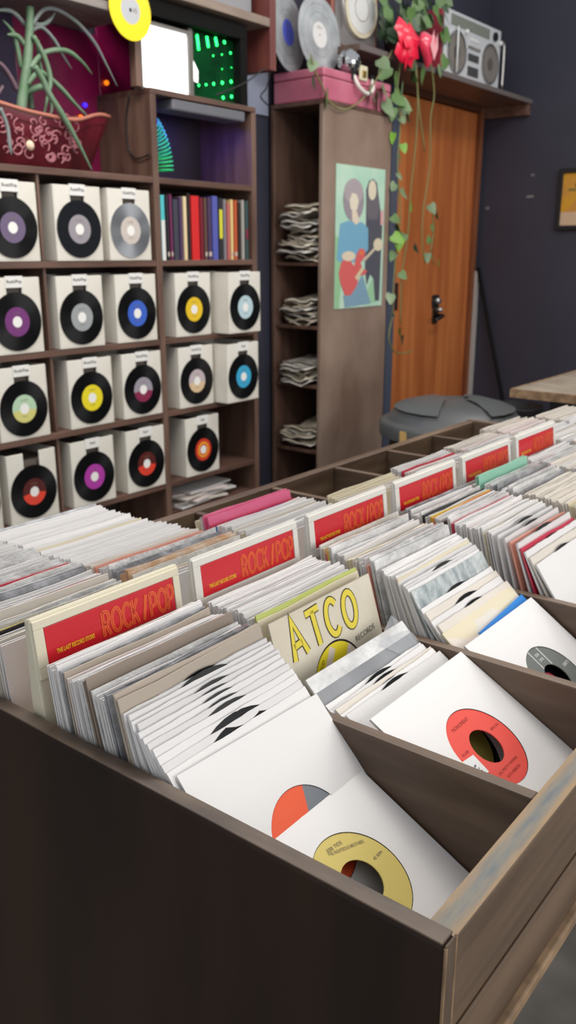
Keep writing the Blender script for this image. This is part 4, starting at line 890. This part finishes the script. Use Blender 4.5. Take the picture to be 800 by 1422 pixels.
for px, py, s_, kd in ((547, 185, .05, 2), (557, 162, .045, 1), (566, 160, .045, 1), (560, 200, .045, 2), (556, 215, .04, 0), (549, 255, .05, 1), (558, 262, .055, 1), (571, 282, .05, 2), (598, 284, .055, 1), (606, 294, .05, 0), (601, 312, .04, 0), (598, 330, .045, 0), (551, 312, .06, 0), (546, 326, .065, 2), (556, 330, .065, 2), (550, 338, .06, 2), (562, 325, .055, 0), (576, 340, .05, 1), (600, 355, .06, 0), (610, 360, .045, 2), (594, 352, .05, 1), (556, 378, .05, 0), (543, 408, .06, 1), (544, 432, .05, 0), (556, 455, .055, 2), (560, 466, .05, 1), (545, 300, .05, 0), (553, 240, .04, 1), (548, 350, .05, 0)): leaf(px, py, 2.285, s_, kd)
vm = mat('vine_stem', (124, 124, 74), .5)
for P in ([(560, 70), (552, 120), (556, 170), (552, 230), (556, 300), (550, 350), (545, 420), (548, 440)], [(575, 80), (580, 130), (578, 190), (570, 270), (566, 330), (558, 380), (556, 450)], [(598, 85), (603, 130), (598, 165), (597, 230), (588, 290), (586, 330), (590, 365)], [(578, 90), (582, 150), (590, 210)], [(545, 440), (540, 470), (550, 490), (572, 488)], [(600, 280), (602, 320), (598, 350)], [(545, 70), (510, 130), (480, 152), (458, 142), (448, 120), (436, 95), (432, 75)]):
    mb = MB(); mb.tube(smooth([at(x_, y_, 2.284) for x_, y_ in P], 4), .0035, vm, 5); mb.build('vine', pt, OH)
# red ornaments
orn = thing('rose_ornament', 'crumpled bright red rose ornament hanging in the pothos', 'ornament', at(563, 62, 2.265)); rm = mat('rose_red', (232, 24, 62), .35, coat=.3)
rn = random.Random(2); 
for i in range(16):
    a = i*2.4; rr = .012+.0042*i; mb = MB(); vs = []; fs = []
    for j in range(5):
        for k in range(5):
            u, v = (j/4-.5), (k/4-.5)
            vs.append((u*.075*(1-.3*abs(v)), -.015*math.cos(u*3)*math.cos(v*3)-.035*(1-i/16), v*.075))
    for j in range(4):
        for k in range(4): fs.append((j*5+k, (j+1)*5+k, (j+1)*5+k+1, j*5+k+1))
    mb.add(vs, fs, rm, True, Matrix.Translation((rr*math.cos(a), 0, rr*math.sin(a))) @ Matrix.Rotation(a, 4, 'Y') @ Matrix.Rotation(rn.uniform(-.6, .6), 4, 'X')); mb.build('petal', orn)
hr = thing('heart_ornament', 'glossy pinkish red heart ornament beside the red rose', 'ornament', at(594, 66, 2.25)); hmm = mat('heart_pink', (232, 58, 90), .2, coat=1)
mb = MB(); n = 28; rings = [(0, -.036), (.45, -.033), (.8, -.02), (1, 0), (.8, .015), (.45, .024), (0, .026)]
def hc_(t): return (16*math.sin(t)**3/17*.082, (13*math.cos(t)-5*math.cos(2*t)-2*math.cos(3*t)-math.cos(4*t))/17*.09)
vs = []; fs = []
for s_, y in rings:
    for k in range(n): a, b = hc_(2*math.pi*k/n); vs.append((a*s_, y, b*s_))
for i in range(len(rings)-1):
    for k in range(n): fs.append((i*n+k, i*n+(k+1) % n, (i+1)*n+(k+1) % n, (i+1)*n+k))
mb.add(vs, fs, hmm, True); mb.build('heart', hr)
mb = MB(); pf = mat('heart_pale_mark', (240, 170, 176), .3)  # paler flame shape laid on the front of the heart
for pts in ([(-.02, .0), (-.005, .035), (.0, .0), (.012, .03), (.016, -.002), (.0, -.03)],): mb.poly([(a*2, b*2) for a, b in pts], -.0368, pf)
mb.build('pale_flame', hr)

# ------------------------------------------------------------------ right wall frame, pole, bins, counter
p = atx(790, 278, 5.24); fr_ = thing('picture_frame', 'black framed yellow print on the navy wall at the right edge', 'picture', (5.235, 1.98, 1.655)); OF = fr_.location
y1 = atx(775, 278, 5.235).y; y0 = y1-.42; z1, z0 = 1.83, 1.49
mb = MB(); fm = black_m
mb.box(5.215, 5.239, y1-.025, y1, z0, z1, fm); mb.box(5.215, 5.239, y0, y0+.025, z0, z1, fm); mb.box(5.215, 5.239, y0+.025, y1-.025, z0, z0+.025, fm); mb.box(5.215, 5.239, y0+.025, y1-.025, z1-.025, z1, fm); mb.build('frame', fr_, OF, .002)
mb = MB(); mb.box(5.228, 5.234, y0+.025, y1-.025, z0+.1, z1-.025, mat('print_yellow', (206, 150, 34), .5, c2=(190, 134, 60), scale=(9, 9, 9))); mb.box(5.228, 5.234, y0+.025, y1-.025, z0+.025, z0+.1, mat('print_cream', (200, 170, 140), .5)); mb.build('print', fr_, OF)
mb = MB(); mb.box(5.227, 5.2285, y0+.06, y1-.1, z1-.1, z1-.085, black_ink); mb.box(5.227, 5.2285, y0+.08, y1-.06, z1-.125, z1-.11, mat('print_olive', (130, 110, 50), .6)); mb.build('print_marks', fr_, OF)
mb = MB(); mb.tube([(5.19, 2.2, .0), (5.215, 2.57, 1.27)], .012, mat('pole_black', (14, 14, 16), .75, spec=.2), 10); tag(mb.build('broom_pole'), 'thin black pole leaning in the corner by the door', 'pole')
tr = thing('trash_can', 'round dark grey trash can with a domed lid behind the record bin', 'trash can', (3.15, 1.62, 0)); gm_ = mat('can_black', (30, 29, 31), .5); lm = mat('lid_grey', (74, 77, 77), .42, c2=(86, 88, 87), scale=(5, 5, 5))
MB().lathe([(0, 0), (.2, 0), (.21, .01), (.262, .66), (.27, .67), (.262, .67), (.2, .02), (0, .02)], gm_, 40).build('can_body', tr)
MB().lathe([(.30, .655), (.302, .70), (.29, .712), (.275, .715), (.268, .722), (.24, .755), (.17, .782), (.08, .793), (0, .795)], lm, 48).build('lid', tr)
lid = [c for c in tr.children if c.name.startswith('lid')][0]
mb = MB()
for s_ in (-1, 1):
    vs = []; 
    for k in range(9):
        a = R(-70+140*k/8); 
        for rr, z in ((.03, .803), (.12, .797), (.2, .778), (.238, .764)): vs.append((s_*(.03+rr*math.cos(a)*.9), rr*math.sin(a)*1.0, z))
    fs = [(4*k+j, 4*k+j+1, 4*k+j+5, 4*k+j+4) if s_ > 0 else (4*k+j+4, 4*k+j+5, 4*k+j+1, 4*k+j) for k in range(8) for j in range(3)]
    mb.add(vs, fs, mat('lid_flap', (84, 88, 88), .4), True, Matrix.Rotation(R(-52), 4, 'Z'))
mb.build('swing_flap', lid)
MB().box(-.27, -.24, .10, .16, .66, .70, mat('tan_tape', (186, 150, 90), .6), Matrix.Rotation(R(18), 4, 'Z')).build('tape', tr)
MB().box(-.1, .02, -.275, -.262, .42, .6, mat('can_sticker', (150, 96, 104), .6), Matrix.Rotation(R(-24), 4, 'Z')).build('sticker', tr)
wb2 = thing('waste_basket', 'small black waste basket in the corner beneath the pole', 'waste basket', (4.74, 2.05, 0))
mb = MB(); mb.lathe([(0, 0), (.12, 0), (.165, .5), (.172, .51), (.16, .51), (.115, .02), (0, .02)], gm_, 28); mb.build('basket', wb2)
mb = MB(); mb.ring(0, .01, 0, .01, gm_, 4); 
ct = thing('counter', 'dark wooden counter with a grey worn top at the right edge', 'counter', (3.1, .6, 0)); OC = ct.location
ctm = mat('counter_top', (118, 106, 92), .5, c2=(146, 134, 118), scale=(8, 8, 8), bump=.05)
MB().box(2.585, 4.0, .15, 1.128, .925, .95, ctm).build('counter_top', ct, OC, .003)
MB().box(2.68, 3.95, .2, 1.04, 0, .925, mat('counter_dark', (34, 27, 27), .5)).build('counter_body', ct, OC)
MB().box(2.58, 4.005, 1.128, 1.134, .924, .951, tanw).build('worn_edge', ct, OC); MB().box(2.578, 2.585, .15, 1.134, .924, .951, tanw).build('worn_edge', ct, OC)
